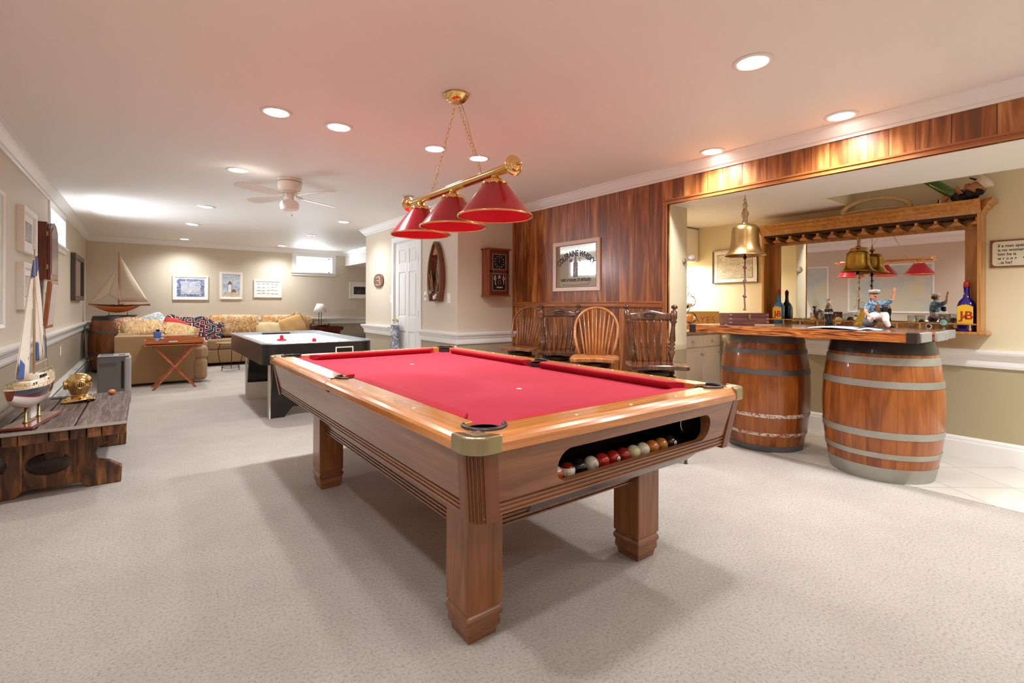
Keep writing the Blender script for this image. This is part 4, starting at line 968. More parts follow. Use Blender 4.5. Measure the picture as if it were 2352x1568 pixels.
# sectional sofa --------------------------------------------------------------------
M_sofa = mat('tan_microfibre', '9c7a52', .85, var=.08, vscale=5, sheen=.4, bump=.05, bscale=30)
so = thing('sectional_sofa', 'tan microfibre corner sectional sofa along the left and back walls', 'sofa', (0, 0, 0))
def soft(name, b, par=so, m=M_sofa, r=.06, seg=5): return MB().box(*b).make(name, m, par, bev=r, bseg=seg)
soft('base', (-.28, 8.80, .05, .62, 10.5, .40), r=.03); soft('base', (-.06, 10.62, .05, 2.79, 11.14, .40), r=.03)
soft('arm', (-.33, 8.58, .04, .60, 8.80, .715), r=.02); soft('arm', (2.80, 10.62, .04, 2.92, 11.12, .60), r=.04)
soft('arm_front', (.56, 8.56, .03, .76, 8.80, .36), r=.07); soft('arm_front', (.56, 8.58, .34, .77, 8.79, .545), r=.07); soft('arm_front', (.55, 8.60, .52, .70, 8.78, .62), r=.05)
soft('seat_cushion', (-.05, 8.82, .37, .72, 9.62, .53), r=.06); soft('seat_cushion', (-.05, 9.64, .37, .72, 10.46, .53), r=.06)
soft('corner_seat', (-.05, 10.48, .06, .92, 11.1, .53), r=.10)
for x0, x1 in ((.93, 1.86), (1.88, 2.80)): soft('seat_cushion', (x0, 10.58, .30, x1, 11.15, .50), r=.05); soft('seat_front', (x0, 10.56, .06, x1, 10.64, .30), r=.03)
soft('back', (-.32, 8.80, .10, -.08, 10.62, .74), r=.05); soft('back', (-.05, 11.12, .10, 2.98, 11.36, .80), r=.05)
M_paisley = ramp_mat('gold_paisley', [(.38, 'e0cda6'), (.46, 'cc9a55'), (.52, 'b8753a'), (.57, 'd9b27a'), (.63, 'cfc8b8')], nscale=7, detail=3, dist=2.5, rough=.85)
M_ruffle = ramp_mat('striped_tapestry', [(.36, '9a6f45'), (.46, 'd2ab74'), (.52, '8a6a4a'), (.58, 'dcc090'), (.68, 'b4885a')], scale=(9, 1.5, 3), nscale=2.2, detail=3, dist=2, rough=.85)
def pillow(name, label, w, h, t, loc, rot, m, cat='pillow', group=None, fringe=None, par=None, pinch=.75):
    mb = MB(); n = 14
    def f(s):
        def g(u, v):
            a, b = 2*u-1, 2*v-1; k = ((1-a**4)*(1-b**4)); x = a*w/2*(1-.07*(b*b)); z = b*h/2*(1-.07*(a*a)); return (x, s*t/2*max(0, k)**.5*(1+.05*math.sin(7*a+3*b)), z)
        return g
    mb.surf(f(1), n, n); mb.surf(f(-1), n, n); bmesh.ops.remove_doubles(mb.bm, verts=mb.bm.verts, dist=.0005)
    o = mb.make(name, m, par, loc=loc); o.rotation_euler = [R(a) for a in rot]
    if par is None:
        o['label'] = label; o['category'] = cat
        if group: o['group'] = group
    if fringe:
        fb = MB(); rr = random.Random(int(w*999))
        for k in range(56):
            q = k/56*4; s, e = int(q), q % 1; a, b = [(2*e-1, -1), (1, 2*e-1), (1-2*e, 1), (-1, 1-2*e)][s]
            x, z = a*w/2*(1-.07*b*b), b*h/2*(1-.07*a*a); fb.ball((x*1.02, rr.uniform(-.012, .012), z*1.02), .017, u=6, v=4)
        fb.make('ruffle', fringe, o)
    return o
for x0, x1, z in ((.98, 1.87, .0), (1.89, 2.78, -.01)):
    pillow('back_cushion', '', x1-x0, .44, .22, ((x0+x1)/2, 11.03, .735+z), (-12, 0, 0), M_paisley, par=so)
pillow('throw_pillow', 'plain cream throw pillow lying in front of the paisley back cushion', .48, .30, .16, (2.02, 10.72, .655), (-25, 3, 0), mat('cream_cotton', 'e8cfa0', .85), fringe=mat('cream_fringe', 'e0c48e', .9))
pillow('throw_pillow', 'large tan throw pillow with ruffled edge at the right end of the sofa', .52, .46, .20, (2.44, 10.72, .70), (-24, -18, 8), mat('tan_cotton', 'd2a66a', .85), fringe=M_ruffle)
pillow('throw_pillow', 'brown and tan ruffled pillow behind the large tan one at the sofa end', .46, .42, .18, (2.66, 10.92, .735), (-20, 20, 0), M_ruffle, fringe=M_paisley)
pillow('throw_pillow', 'big striped tapestry pillow on the near arm of the sofa by the tray table',   .52, .40, .20, (-.02, 9.02, .775), (-62, -8, 8), M_ruffle, fringe=M_paisley)
pillow('throw_pillow', 'striped gold pillow with ruffled edge lying right behind the tray table', .50, .44, .22, (.40, 9.14, .69), (-55, 14, -14), M_ruffle, fringe=M_ruffle)
pillow('throw_pillow', 'floral rust pillow peeking over the left back of the sofa', .50, .40, .2, (-.14, 9.9, .80), (-60, 0, 40), ramp_mat('rust_floral', [(.4, 'd2b48c'), (.5, 'b4572c'), (.6, 'e0c8a4')], nscale=12, detail=4, rough=.85))
pillow('throw_pillow', 'pale blue and white pillow between the tapestry pillow and the afghan', .42, .36, .18, (.12, 10.25, .83), (-40, -20, 20), ramp_mat('blue_white_print', [(.42, 'e8ecee'), (.52, '7fa8bc'), (.58, 'e6dcc8')], nscale=9, rough=.85))
pillow('throw_pillow', 'bright red throw pillow leaning below the multicoloured afghan', .40, .38, .16, (.42, 10.05, .74), (-35, 22, 10), mat('red_pillow_cloth', 'd43c34', .8))
# afghan: zigzag-patterned throw over the corner
def afghan_mat():
    m, nt, b = _new('southwestern_afghan'); N, L = nt.nodes, nt.links
    tc = N.new('ShaderNodeTexCoord'); mp = N.new('ShaderNodeMapping'); mp.inputs['Rotation'].default_value = (0, R(30), R(40)); L.new(tc.outputs['Object'], mp.inputs[0])
    ch = N.new('ShaderNodeTexVoronoi'); ch.distance = 'MANHATTAN'; ch.inputs['Scale'].default_value = 7.5; ch.inputs['Randomness'].default_value = .45; L.new(mp.outputs[0], ch.inputs['Vector'])
    rp = N.new('ShaderNodeValToRGB'); rp.color_ramp.interpolation = 'CONSTANT'; e = rp.color_ramp.elements
    st = [(0, 'd8b060'), (.08, 'b02a2c'), (.18, '1c1c26'), (.34, 'e0d4c4'), (.40, 'a82634'), (.50, '1e1f28'), (.72, 'e0d4c4'), (.78, '23242e')]
    while len(e) < len(st): e.new(.5)
    for el, (p, c) in zip(e, st): el.position = p; el.color = (*lin(c), 1)
    L.new(math_node(nt, 'MULTIPLY', ch.outputs[0], .8), rp.inputs[0]); L.new(rp.outputs[0], b.inputs['Base Color']); b.inputs['Roughness'].default_value = .9
    return m
def af(u, v):
    x = .28+.86*u+.06*math.sin(5*v)+.10*v*u; t = v
    if t < .3: y, z = 11.2-.35*t/.3*.6, .80+.13*math.sin(PI*t/.6)
    else: q = (t-.3)/.7; y, z = 10.99-.34*q, .93-.42*q**1.3
    return (x, y+.02*math.sin(9*u+2*v), z+.018*math.sin(11*u+4*v)+.012*math.sin(23*u)-.10*u*u)
MB().surf(af, 40, 24).make('afghan_throw', afghan_mat(), solid=.012, label='multicoloured knitted afghan with diamonds draped over the sofa corner', category='blanket')
# tray table -----------------------------------------------------------------------
M_cherry = wood('cherry_tray', '8c4520', 'aa5a2c', 'c0723e', 'x', .3, .3)
tt = thing('tray_table', 'folding wooden butler tray table with crossed legs before the sofa arm', 'tray table', (.335, 8.28, 0))
mb = MB(); mb.box(-.32, -.21, .612, .32, .21, .624); mb.make('tray', M_cherry, tt)
def gallery(x0, x1, y, h=.075, n=16):
    pts = []
    for i in range(n+1):
        u = i/n; e = abs(2*u-1); pts.append((x0+(x1-x0)*u, .624+h*(.80-.25*math.exp(-((e-.62)/.12)**2)+(.25 if e < .45 else 0)-(.35*(e-.9)/.1 if 0 else 0))))
    return pts
for y in (-.21, .198):
    mb = MB(); P = [(-.32, .612)]+gallery(-.32, .32, y)+[(.32, .612)]; mb.at((0, y, 0), rx=90); mb.prism(P, -.012, 0); mb.make('tray_side', M_cherry, tt)
for x in (-.332, .32): MB().box(x, -.21, .612, x+.012, .21, .672).make('tray_end', M_cherry, tt)
MB().box(-.07, -.2115, .645, .03, -.2095, .662).make('hand_slot', mat('slot_pale', 'd9c9b4', .6), tt)
MB().box(-.34, -.22, .600, .34, .22, .612).make('ledge', M_cherry, tt)
for y in (-.185, .165):
    for s in (-1, 1):
        mb = MB(); yy = y+(0.0 if s > 0 else .022); P = [(-s*.26, 0), (-s*.225, 0), (s*.26, .60), (s*.225, .60)]; mb.at((0, yy, 0), rx=90); mb.prism(P, -.018, 0); mb.make('leg', M_cherry, tt)
for x in (-.235, .235): MB().tube([(x, -.18, .05 if 0 else .58), (x, .18, .58)], .008, 8).make('cross_bar', M_cherry, tt)
MB().at((0, -.188, .30), rx=90).cyl((0, 0, 0), .006, .004, 12).make('pivot_bolt', M_brass, tt)
ob = thing('instant_camera', 'small blue and silver boxy camera standing on the tray table', 'camera', (.16, 8.24, .624), 20)
MB().box(-.06, -.04, .0, .06, .04, .075).make('body', M_dh2, ob, bev=.01); MB().box(-.055, -.035, .075, .015, .035, .16).make('upper_block', mat('blue_plastic', '4a6db4', .3), ob, bev=.008)
MB().at((.01, -.04, .035), rx=90).cyl((0, 0, 0), .028, .02, 20).make('lens', M_black, ob); MB().box(-.03, -.02, .16, .0, .02, .19).make('top_knob', M_dark, ob)
MB().box(0, 0, 0, .12, .07, .018).make('paperback', mat('paper_cream', 'e6dccb', .7), loc=(.40, 8.22, .625), rz=10, label='small cream booklet lying in the tray', category='book')
# wire side table
wt = thing('wire_side_table', 'small round side table on curved black wire legs before the back sofa', 'side table', (1.22, 9.85, 0))
MB().lathe([(0, .475), (.235, .475), (.24, .482), (.235, .49), (0, .49)], seg=36).make('top', mat('brown_top', 'a08058', .4), wt)
for a in (200, 320, 80):
    c, s = math.cos(R(a)), math.sin(R(a)); MB().tube([(c*r, s*r, z) for r, z in ((.17, .475), (.21, .40), (.215, .30), (.19, .18), (.14, .08), (.155, .0))], .006, 6).make('leg', M_dark, wt)
MB().tube(circ((0, 0, .05), .145, 32), .0045, 6, closed=True).make('floor_ring', M_dark, wt); MB().tube(circ((0, 0, .40), .20, 32), .004, 6, closed=True).make('upper_ring', M_dark, wt)
# side table with tray and ship lamp
st = thing('end_table', 'dark red-brown end table with gallery tray top beside the sofa end', 'end table', (3.20, 10.85, 0))
M_cherryd = wood('dark_cherry', '3c1410', '5a2018', '702c20', 'x', .25, .4)
MB().box(-.24, -.2, .60, .24, .2, .615).box(-.25, -.21, .615, .25, -.198, .68).box(-.25, .198, .615, .25, .21, .68).box(-.25, -.2, .615, -.238, .2, .68).box(.238, -.2, .615, .25, .2, .68).make('tray_top', M_cherryd, st)
MB().box(-.2, -.16, .52, .2, .16, .60).make('frame', M_cherryd, st)
for x in (-.19, .16):
    for y in (-.15, .12): MB().box(x, y, 0, x+.03, y+.03, .56).make('leg', M_cherryd, st)
la = thing('ship_table_lamp', 'table lamp with white shade rising from a small model ship base', 'table lamp', (3.0, 10.80, .616))
MB().surf(lambda u, v: (-.20+.40*v, math.copysign(max(.004, .05*(1-abs(2*v-1)**2.2))*abs(2*u-1)**.6, 2*u-1), .02+.085*abs(2*u-1)**1.5+.03*abs(2*v-1)**3), 10, 20).make('ship_hull', M_cherryd, la)
MB().box(-.17, -.035, .098, .17, .035, .108).make('deck', mat('pale_deck', 'd9c6a4'), la); MB().box(-.10, -.035, 0, .10, .035, .03).make('base', M_cherryd, la)
MB().tube([(-.02, 0, .10), (-.02, 0, .37)], .007, 8).tube([(.03, 0, .10), (.03, 0, .40)], .007, 8).make('post', M_dark, la)
MB().tube([(.03, 0, .15), (.13, 0, .27), (.135, 0, .26)], .0025, 6).tube([(.13, 0, .27), (.17, 0, .11)], .001, 5).tube([(-.02, 0, .34), (-.18, 0, .12)], .001, 5).make('rigging', M_dark, la)
MB().lathe([(.135, .385), (.065, .56)], (0, 0, 0), 36, cap=False).make('lamp_shade', mat('linen_shade', 'f1ece4', .8), la, solid=.003)
# dark ottoman by the closet corner
ot = thing('ottoman', 'dark grey round ottoman half hidden behind the air hockey table', 'ottoman', (3.18, 8.95, 0))
MB().lathe([(0, 0), (.27, 0), (.29, .04), (.29, .5), (.27, .56), (.18, .60), (0, .615)], seg=36).make('body', mat('dark_grey_cloth', '4a4447', .7), ot, split=60)

# air hockey table ----------------------------------------------------------------------
ah = thing('air_hockey_table', 'black air hockey table with silver rim and white playing field', 'air hockey table', (1.40, 6.04, 0))
ax, ay = .53, 1.08
M_ahb = mat('hockey_black', '211e1c', .35, coat=.3)
def ring(mbv, hx, hy, r, hx2, hy2, r2, z0, z1):
    A, B = rrect(-hx, -hy, hx, hy, r, 8), rrect(-hx2, -hy2, hx2, hy2, r2, 8); n = len(A)
    vs = [(x, y, z0) for x, y in A]+[(x, y, z1) for x, y in A]+[(x, y, z1) for x, y in B]+[(x, y, z0) for x, y in B]; fs = []
    for k in range(4):
        for i in range(n): fs.append((k*n+i, k*n+(i+1) % n, ((k+1) % 4)*n+(i+1) % n, ((k+1) % 4)*n+i))
    mbv.add(vs, fs); return mbv
ring(MB(), ax, ay, .13, ax-.05, ay-.05, .09, .60, .792).make('apron', M_ahb, ah)
ring(MB(), ax+.004, ay+.004, .134, ax-.055, ay-.055, .09, .79, .802).make('rim', mat('brushed_rim', 'b9c2c8', .22, metal=.8), ah, bev=.004)
mb = MB(); mb.prism(rrect(-ax+.05, -ay+.05, ax-.05, ay-.05, .08), .74, .768); mb.make('playfield', mat('white_field', 'eef0f2', .4, coat=.15), ah)
ring(MB(), ax-.05, ay-.05, .09, ax-.066, ay-.066, .08, .765, .792).make('inner_rail', mat('rail_grey', 'b9bcc0', .3), ah)
MB().box(-.17, ay-.075, .772, .17, ay-.062, .787).make('goal_slot', M_black, ah); MB().box(-.17, -ay+.062, .772, .17, -ay+.075, .787).make('goal_slot', M_black, ah)
mb = MB()
for r in (.14, .147): pass
mb.tube(circ((0, 0, .7683), .14, 40), .002, 4, closed=True); mb.box(-ax+.07, -.003, .768, ax-.07, .003, .7688); mb.make('field_lines', mat('field_blue', '8fa4c8', .4), ah)
M_white_edge = mat('white_edging', 'e6e0d6', .4)
for y, s in ((-.56, -1), (.84, 1)):
    P = [(-.38, 0), (-.24, 0), (-.16, .10), (.16, .10), (.24, 0), (.38, 0), (.34, .62), (-.34, .62)]
    mb = MB(); mb.at((0, y, 0), rx=90); mb.prism(P, -.035, .035); l = mb.make('end_leg', M_ahb, ah)
    MB().box(-.384, y-.037, .0, -.37, y-.022, .60).box(-.384, y+.022, .0, -.37, y+.037, .60).make('white_edge', M_white_edge, l)
for x in (-.38, .33): MB().box(x, -.56, .22, x+.04, .84, .60).make('side_panel', M_ahb, ah) if 0 else None
fr = MB()
for b in ((-.01, .575, .19, .585), (-.01, .70, .19, .71)): pass
gp = MB(); gx = .22
gp.box(gx-.09, -ay-.004, .63, gx-.078, -ay+.002, .745).box(gx+.078, -ay-.004, .63, gx+.09, -ay+.002, .745).box(gx-.078, -ay-.004, .733, gx+.078, -ay+.002, .745).box(gx-.078, -ay-.004, .63, gx+.078, -ay+.002, .642)
gp.make('puck_return_frame', mat('return_cream', 'efe6d4', .4), ah); MB().box(gx-.078, -ay-.002, .642, gx+.078, -ay+.001, .733).make('return_opening', M_black, ah)
MB().lathe([(0, 0), (.035, 0), (.035, .006), (0, .006)], (1.63, 4.964, .655), 24).at((0, 0, 0)).make('hockey_puck', mat('puck_red', 'c4242c', .3), label='red puck in the return opening of the air hockey table', category='puck')
for x, y, l in ((1.21, 5.82, 'red air hockey mallet farther from the camera on the white field'), (1.37, 5.13, 'red air hockey mallet standing close to the near rim of the field')):
    MB().lathe([(0, 0), (.046, 0), (.048, .004), (.048, .014), (.040, .016), (.036, .011), (.022, .012), (.019, .022), (.019, .048), (.014, .058), (0, .062)], seg=32).make('hockey_mallet', mat('mallet_red', 'e01030', .25, coat=.4), loc=(x, y, .7685), split=50, label=l, category='mallet', group='air hockey mallets')
bd = MB().box(0, 0, 0, .62, .018, .20).make('white_board', mat('board_cream', 'd6cfc4', .6, var=.05), rz=-12, label='cream board standing on edge beneath the air hockey table', category='board')
bd.location = (1.01, 6.74, 0); bd.rotation_euler = (R(-8), 0, R(-8))
# ================================================================ middle walls, stools, fan
# closet wall pieces
o = thing('wall_plaque', 'small round brown wooden plaque with a white ship drawing left of the closet door', 'plaque', (XC, 7.16, 1.53), -90)
mb = MB(); mb.at((0, 0, 0), rx=90); mb.prism([(.185*math.copysign(abs(math.cos(R(a)))**.8, math.cos(R(a))), .105*math.copysign(abs(math.sin(R(a)))**.85, math.sin(R(a)))) for a in range(0, 360, 12)], 0, .02)
mb.make('disc', wood('driftwood', '5a3a26', '74503a', '8c6a50', 'x'), o, bev=.005)
mb = MB(); Y0 = -.0215
for P in ([(-.06, .04), (.0, .06), (.07, .05), (.06, .03)], [(-.09, -.06), (-.03, -.065), (.05, -.062), (.09, -.055)], [(.05, .05), (.07, .0), (.06, -.03), (.10, -.04)], [(-.07, .0), (-.02, .005), (.03, -.005)], [(-.08, .045), (-.05, .05), (-.03, .04)]): mb.tube([(x, Y0, z) for x, z in P], .004, 5)
mb.make('ship_drawing', mat('plaque_white', 'efe8dc', .6), o)
# boat-shaped mirror
bm_ = thing('boat_mirror', 'tall wall mirror shaped like a wooden rowing boat with small oars', 'mirror', (XC, 5.28, 1.21), -90)
def boat_half(t): return .165*max(0, math.sin(PI*(.5+.5*t)*.96))**.6 if t > 0 else .12
N_ = 24; HB = .73
def bw(t): return .115+.055*math.sin(PI*min(1, t*1.35)) if t < .42 else .168*max(0, 1-((t-.42)/.58)**1.9)**.8
ob_ = [(bw(i/N_), HB*i/N_) for i in range(N_+1)]; outer = ob_+[(-x, z) for x, z in reversed(ob_)]
mb = MB(); n = len(outer)
def ringxz(mbv, A, B, y0, y1):
    n = len(A); vs = [(x, y0, z) for x, z in A]+[(x, y1, z) for x, z in A]+[(x, y1, z) for x, z in B]+[(x, y0, z) for x, z in B]
    mbv.add(vs, [(k*n+i, k*n+(i+1) % n, ((k+1) % 4)*n+(i+1) % n, ((k+1) % 4)*n+i) for k in range(4) for i in range(n)])
inn = [(x*.80, .012+z*.962) for x, z in outer]
M_boat = wood('boat_brown', '4c2414', '6e3a20', '8a5230', 'z', .3, .3)
ringxz(mb, outer, inn, 0, -.07); mb.make('frame', M_boat, bm_)
mb = MB(); mb.at((0, -.012, 0), rx=90); mb.prism([(x*.97, z) for x, z in inn], 0, .004); mb.make('glass', M_mirror, bm_)
mb = MB(); mb.at((0, -.03, 0), rx=90); mb.prism([p for p in inn if p[1] > .56], 0, .008); mb.make('bow_panel', ramp_mat('carved_cork', [(.4, '6a3c20'), (.5, 'a8784a'), (.6, 'c89a68')], nscale=40, rough=.7), bm_)
mb = MB(); mb.at((0, -.03, 0), rx=90); mb.prism([p for p in inn if p[1] < .10], 0, .008); mb.make('stern_panel', M_boat, bm_)
for s, x in ((-1, -.10), (-.6, -.06), (1, .09)):
    MB().tube([(x*.6, -.055, .12), (x*1.5, -.06, .385)], [.011, .005], 8).make('oar', wood('oar_wood', '8a5a30', 'b07a48', 'c89460', 'z'), bm_)
MB().ball((0, -.05, .05), .028).ball((.03, -.05, .075), .016).ball((-.03, -.045, .03), .015).make('shell_knot', mat('plaque_white', 'efe8dc'), bm_)
# bag hanging from the door frame
bg = thing('hanging_bag', 'grey shiny drawstring bag hanging by a long string at the closet door frame', 'bag', (XC-.022, 6.45, .54), -90)
mb = MB(); mb.surf(lambda u, v: ((.115+.012*math.sin(9*v))*math.cos(2*PI*u), -.035+.03*math.sin(2*PI*u)+.006*math.sin(14*v+4*u), .345*v), 24, 16, cu=True); mb.make('pouch', ramp_mat('crinkled_grey', [(.4, '6e7686'), (.55, 'a8adb8'), (.62, 'e4e8ee')], nscale=14, rough=.2, bump=.6), bg)
MB().box(-.11, -.066, .34, .11, -.008, .352).make('hem', mat('hem_white', 'e8e6e0', .6), bg)
mb = MB(); mb.tube([(0, -.03, .352), (0, -.03, .40)], .003, 5); mb.tube(circ((0, -.03, .42), .02, 12, 'y'), .004, 6, closed=True); mb.tube(circ((.03, -.03, .40), .02, 12, 'y'), .004, 6, closed=True); mb.tube([(0, -.03, .44), (0, -.02, 1.50)], .0022, 5); mb.make('string', mat('cord_grey', 'c9c2b8', .7), bg)
# clock cabinet
ck = thing('wall_clock', 'reddish wooden wall clock case with black square dial and knot board below', 'clock', (3.335, YK, 1.555))
M_red_z = wood('redwood_upright', '6a2c14', '86401f', '9c5430', 'z', .3, .3)
MB().box(-.14, -.15, -.27, .155, 0, .27).make('case', M_red_z, ck, bev=.003)
MB().box(-.16, -.17, .27, .175, 0, .285).box(-.15, -.16, .262, .165, 0, .272).make('cornice', M_red_z, ck, bev=.003); MB().box(-.155, -.165, -.285, .17, 0, -.27).make('foot_moulding', M_red_z, ck, bev=.003)
fcx = .012; fr = MB()
for b in ((-.13, -.262, .145, -.225), (-.13, .225, .145, .262), (-.13, -.005, .145, .02), (-.13, -.225, -.095, .225), (.108, -.225, .145, .225)): fr.box(b[0], -.157, b[1], b[2], -.149, b[3])
fr.make('door_frame', mat('dark_redwood', '5c2412', .3, coat=.3), ck, bev=.002)
M_silver = mat('pewter', 'b9b4aa', .35, metal=.7)
d = MB().box(-.093, -.152, .03, .106, -.1505, .218).make('dial', mat('dial_black', '17120f', .4), ck)
mb = MB(); ringxz(mb, [(-.09, .034), (.103, .034), (.103, .214), (-.09, .214)], [(-.084, .04), (.097, .04), (.097, .208), (-.084, .208)], -.152, -.156)
for k in range(12):
    a = k*PI/6; c, s = math.sin(a), math.cos(a); x0, z0 = fcx-.005, .124
    mb.tube([(x0+c*.056, -.154, z0+s*.056), (x0+c*.074, -.154, z0+s*.074)], .0045, 5)
mb.make('hour_marks', M_silver, d)
MB().tube([(fcx-.005, -.1555, .124), (fcx-.005, -.1555, .165)], .003, 5).tube([(fcx-.005, -.1565, .124), (fcx-.012, -.1565, .178)], .0022, 5).ball((fcx-.005, -.156, .124), .006).make('hands', mat('hand_red', '9a4030', .4), d)
kb = MB().box(-.093, -.152, -.218, .106, -.1505, -.012).make('knot_board', mat('dial_black', '17120f'), ck)
mb = MB(); ringxz(mb, [(-.09, -.214), (.103, -.214), (.103, -.016), (-.09, -.016)], [(-.085, -.209), (.098, -.209), (.098, -.021), (-.085, -.021)], -.152, -.155); mb.make('board_rim', M_silver, kb)
for x, z in ((-.055, -.06), (.068, -.06)):
    MB().tube(circ((x, -.156, z-.012), .012, 12, 'y', ry=.02), .0035, 6, closed=True).tube([(x, -.156, z+.006), (x, -.156, z+.028)], .0035, 6).make('rope_knot', mat('rope_white', 'e8dcc6', .8), kb)
MB().box(-.01, -.156, -.075, .025, -.152, -.035).make('knot_badge', mat('badge_pink', 'b08c90', .5), kb)
MB().tube(circ((.008, -.156, -.115), .02, 16, 'y'), .004, 6, closed=True).make('rope_ring', mat('badge_red', 'b4502c', .6), kb)
MB().tube([(-.05, -.156, -.10), (-.052, -.156, -.14), (-.035, -.156, -.145)], .003, 5).tube([(.07, -.156, -.095), (.07, -.156, -.14)], .003, 5).tube([(-.03, -.156, -.18), (-.01, -.156, -.172), (.01, -.156, -.182), (.03, -.156, -.172), (.05, -.156, -.18)], .005, 6).make('rope_knot', mat('rope_white', 'e8dcc6'), kb)

# whisky mirror -------------------------------------------------------------------------------
ws = thing('whisky_mirror', 'pale-framed pub mirror with arched whisky lettering on the wood panelling', 'mirror', (XW, 3.725, 1.592), -90)
w, h, f = .345, .27, .045; fr = MB()
P = [(0, 0), (0, -.022), (.008, -.027), (f-.010, -.020), (f-.004, -.014), (f, -.012), (f, 0)]; vs = []
for sx, sz in ((-1, -1), (1, -1), (1, 1), (-1, 1)): vs += [(sx*(w-d_), y, sz*(h-d_)) for d_, y in P]
n = len(P); fr.add(vs, [(k*n+i, k*n+(i+1) % n, ((k+1) % 4)*n+(i+1) % n, ((k+1) % 4)*n+i) for k in range(4) for i in range(n)]); fr.make('frame', mat('frame_blush_white', 'ecd9cb', .4), ws)
g = MB().box(-w+f, -.010, -h+f, w-f, -.002, h-f).make('glass', mat('tinted_mirror', 'd2cfca', .03, metal=1), ws)
fr = MB(); ringxz(fr, [(-w+f-.003, -h+f-.003), (w-f+.003, -h+f-.003), (w-f+.003, h-f+.003), (-w+f-.003, h-f+.003)], [(-w+f+.004, -h+f+.004), (w-f-.004, -h+f+.004), (w-f-.004, h-f-.004), (-w+f+.004, h-f-.004)], -.009, -.013); fr.make('frame_lip', mat('brown_line', '6b4a38'), ws)
M_ink = mat('letter_navy', '2c3444', .5)
mb = MB(); Rr = .34
text_into(mb, 'COLERAINE WHISKY', .088, lambda x, z: ((Rr+z)*math.sin(x/Rr*.92), -.0112, (Rr+z)*math.cos(x/Rr*.92)-Rr+.105), bold=.0025, sx=.74); mb.make('lettering', M_ink, ws)
mb = MB(); text_into(mb, 'M', .06, lambda x, z: (-.07+x, -.0112, .04+z), bold=.001); text_into(mb, 'C', .06, lambda x, z: (.07+x, -.0112, .04+z), bold=.001); mb.make('red_monogram', mat('letter_red', 'b06a68', .5), ws)
mb = MB(); text_into(mb, 'ROBT A TAYLOR LTD DISTILLERS', .043, lambda x, z: (x, -.0112, -.165+z), sx=.70, bold=.0014); mb.make('lettering', mat('letter_brown', '4a3226', .5), ws)
mb = MB(); mb.tube([(-.21, -.0112, -.185), (-.18, -.0112, -.20), (0, -.0112, -.205), (.18, -.0112, -.20), (.21, -.0112, -.185)], .002, 5); mb.make('flourish', mat('letter_brown', '4a3226'), ws)
mb = MB(); mb.at((.0, -.0108, 0), rx=90); mb.prism([(-.035, -.12), (.035, -.12), (.035, .03), (.012, .06), (.012, .10), (-.012, .10), (-.012, .06), (-.035, .03)], 0, .001); mb.make('bottle_print', ramp_mat('bottle_print', [(.4, '5c7c78'), (.5, '8c6a5c'), (.6, '9cb0b4')], nscale=14, rough=.4), ws)

# bar stools -------------------------------------------------------------------------------------
def turned(mb, p0, p1, rs, seg=12):
    """turned spindle: rs is (fraction, radius) pairs"""
    p0, p1 = Vector(p0), Vector(p1); mb.tube([p0.lerp(p1, t) for t, r in rs], [r for t, r in rs], seg)
SEAT = .725
def stool_base(o, m, dark):
    mb = MB(); mb.lathe([(0, SEAT-.052), (.135, SEAT-.052), (.14, SEAT-.058), (.14, SEAT-.082), (.13, SEAT-.088), (0, SEAT-.088)], seg=32); mb.make('swivel_plate', dark, o, split=40)
    MB().lathe([(0, SEAT-.034), (.06, SEAT-.034), (.06, SEAT-.052), (0, SEAT-.052)], seg=24).make('swivel', M_dark, o)
    MB().box(-.13, -.13, SEAT-.115, .13, .13, SEAT-.088).make('leg_block', m, o, bev=.012)
    for sx in (-1, 1):
        for sy in (-1, 1):
            mb = MB(); turned(mb, (sx*.10, sy*.10, SEAT-.10), (sx*.185, sy*.185, 0), [(0, .018), (.1, .021), (.16, .014), (.19, .022), (.23, .015), (.45, .024), (.6, .016), (.63, .022), (.66, .015), (.85, .019), (1, .012)]); mb.make('leg', m, o)
    for z, k in ((.22, .1556), (.40, .134)):
        for a, b in (((-1, -1), (1, -1)), ((1, -1), (1, 1)), ((1, 1), (-1, 1)), ((-1, 1), (-1, -1))):
            mb = MB(); turned(mb, (a[0]*k, a[1]*k, z), (b[0]*k, b[1]*k, z), [(0, .008), (.3, .011), (.5, .014), (.7, .011), (1, .008)], 8); mb.make('stretcher', m, o)
def seat_mesh(w, d, m, o, scoop=.010):
    A = [(w/2*math.copysign(abs(math.cos(R(a)))**.45, math.cos(R(a)))*(1-.07*math.sin(R(a))), d/2*math.copysign(abs(math.sin(R(a)))**.55, math.sin(R(a)))) for a in range(0, 360, 8)]
    mb = MB(); n = len(A); rings = [(0, .98, SEAT-.032), (0, 1, SEAT-.020), (0, 1, SEAT-.006), (0, .96, SEAT), (0, .7, SEAT-scoop), (0, .35, SEAT-scoop)]
    vs = []
    for _, k, z in rings: vs += [(x*k, y*k, z+(.006*math.cos(6*x/w) if k > .9 and y < 0 else 0)) for x, y in A]
    fs = [tuple(reversed(range(n)))]+[(r*n+i, r*n+(i+1) % n, (r+1)*n+(i+1) % n, (r+1)*n+i) for r in range(len(rings)-1) for i in range(n)]+[tuple(range((len(rings)-1)*n, len(rings)*n))]
    mb.add(vs, fs, True); mb.make('seat', m, o, split=45)
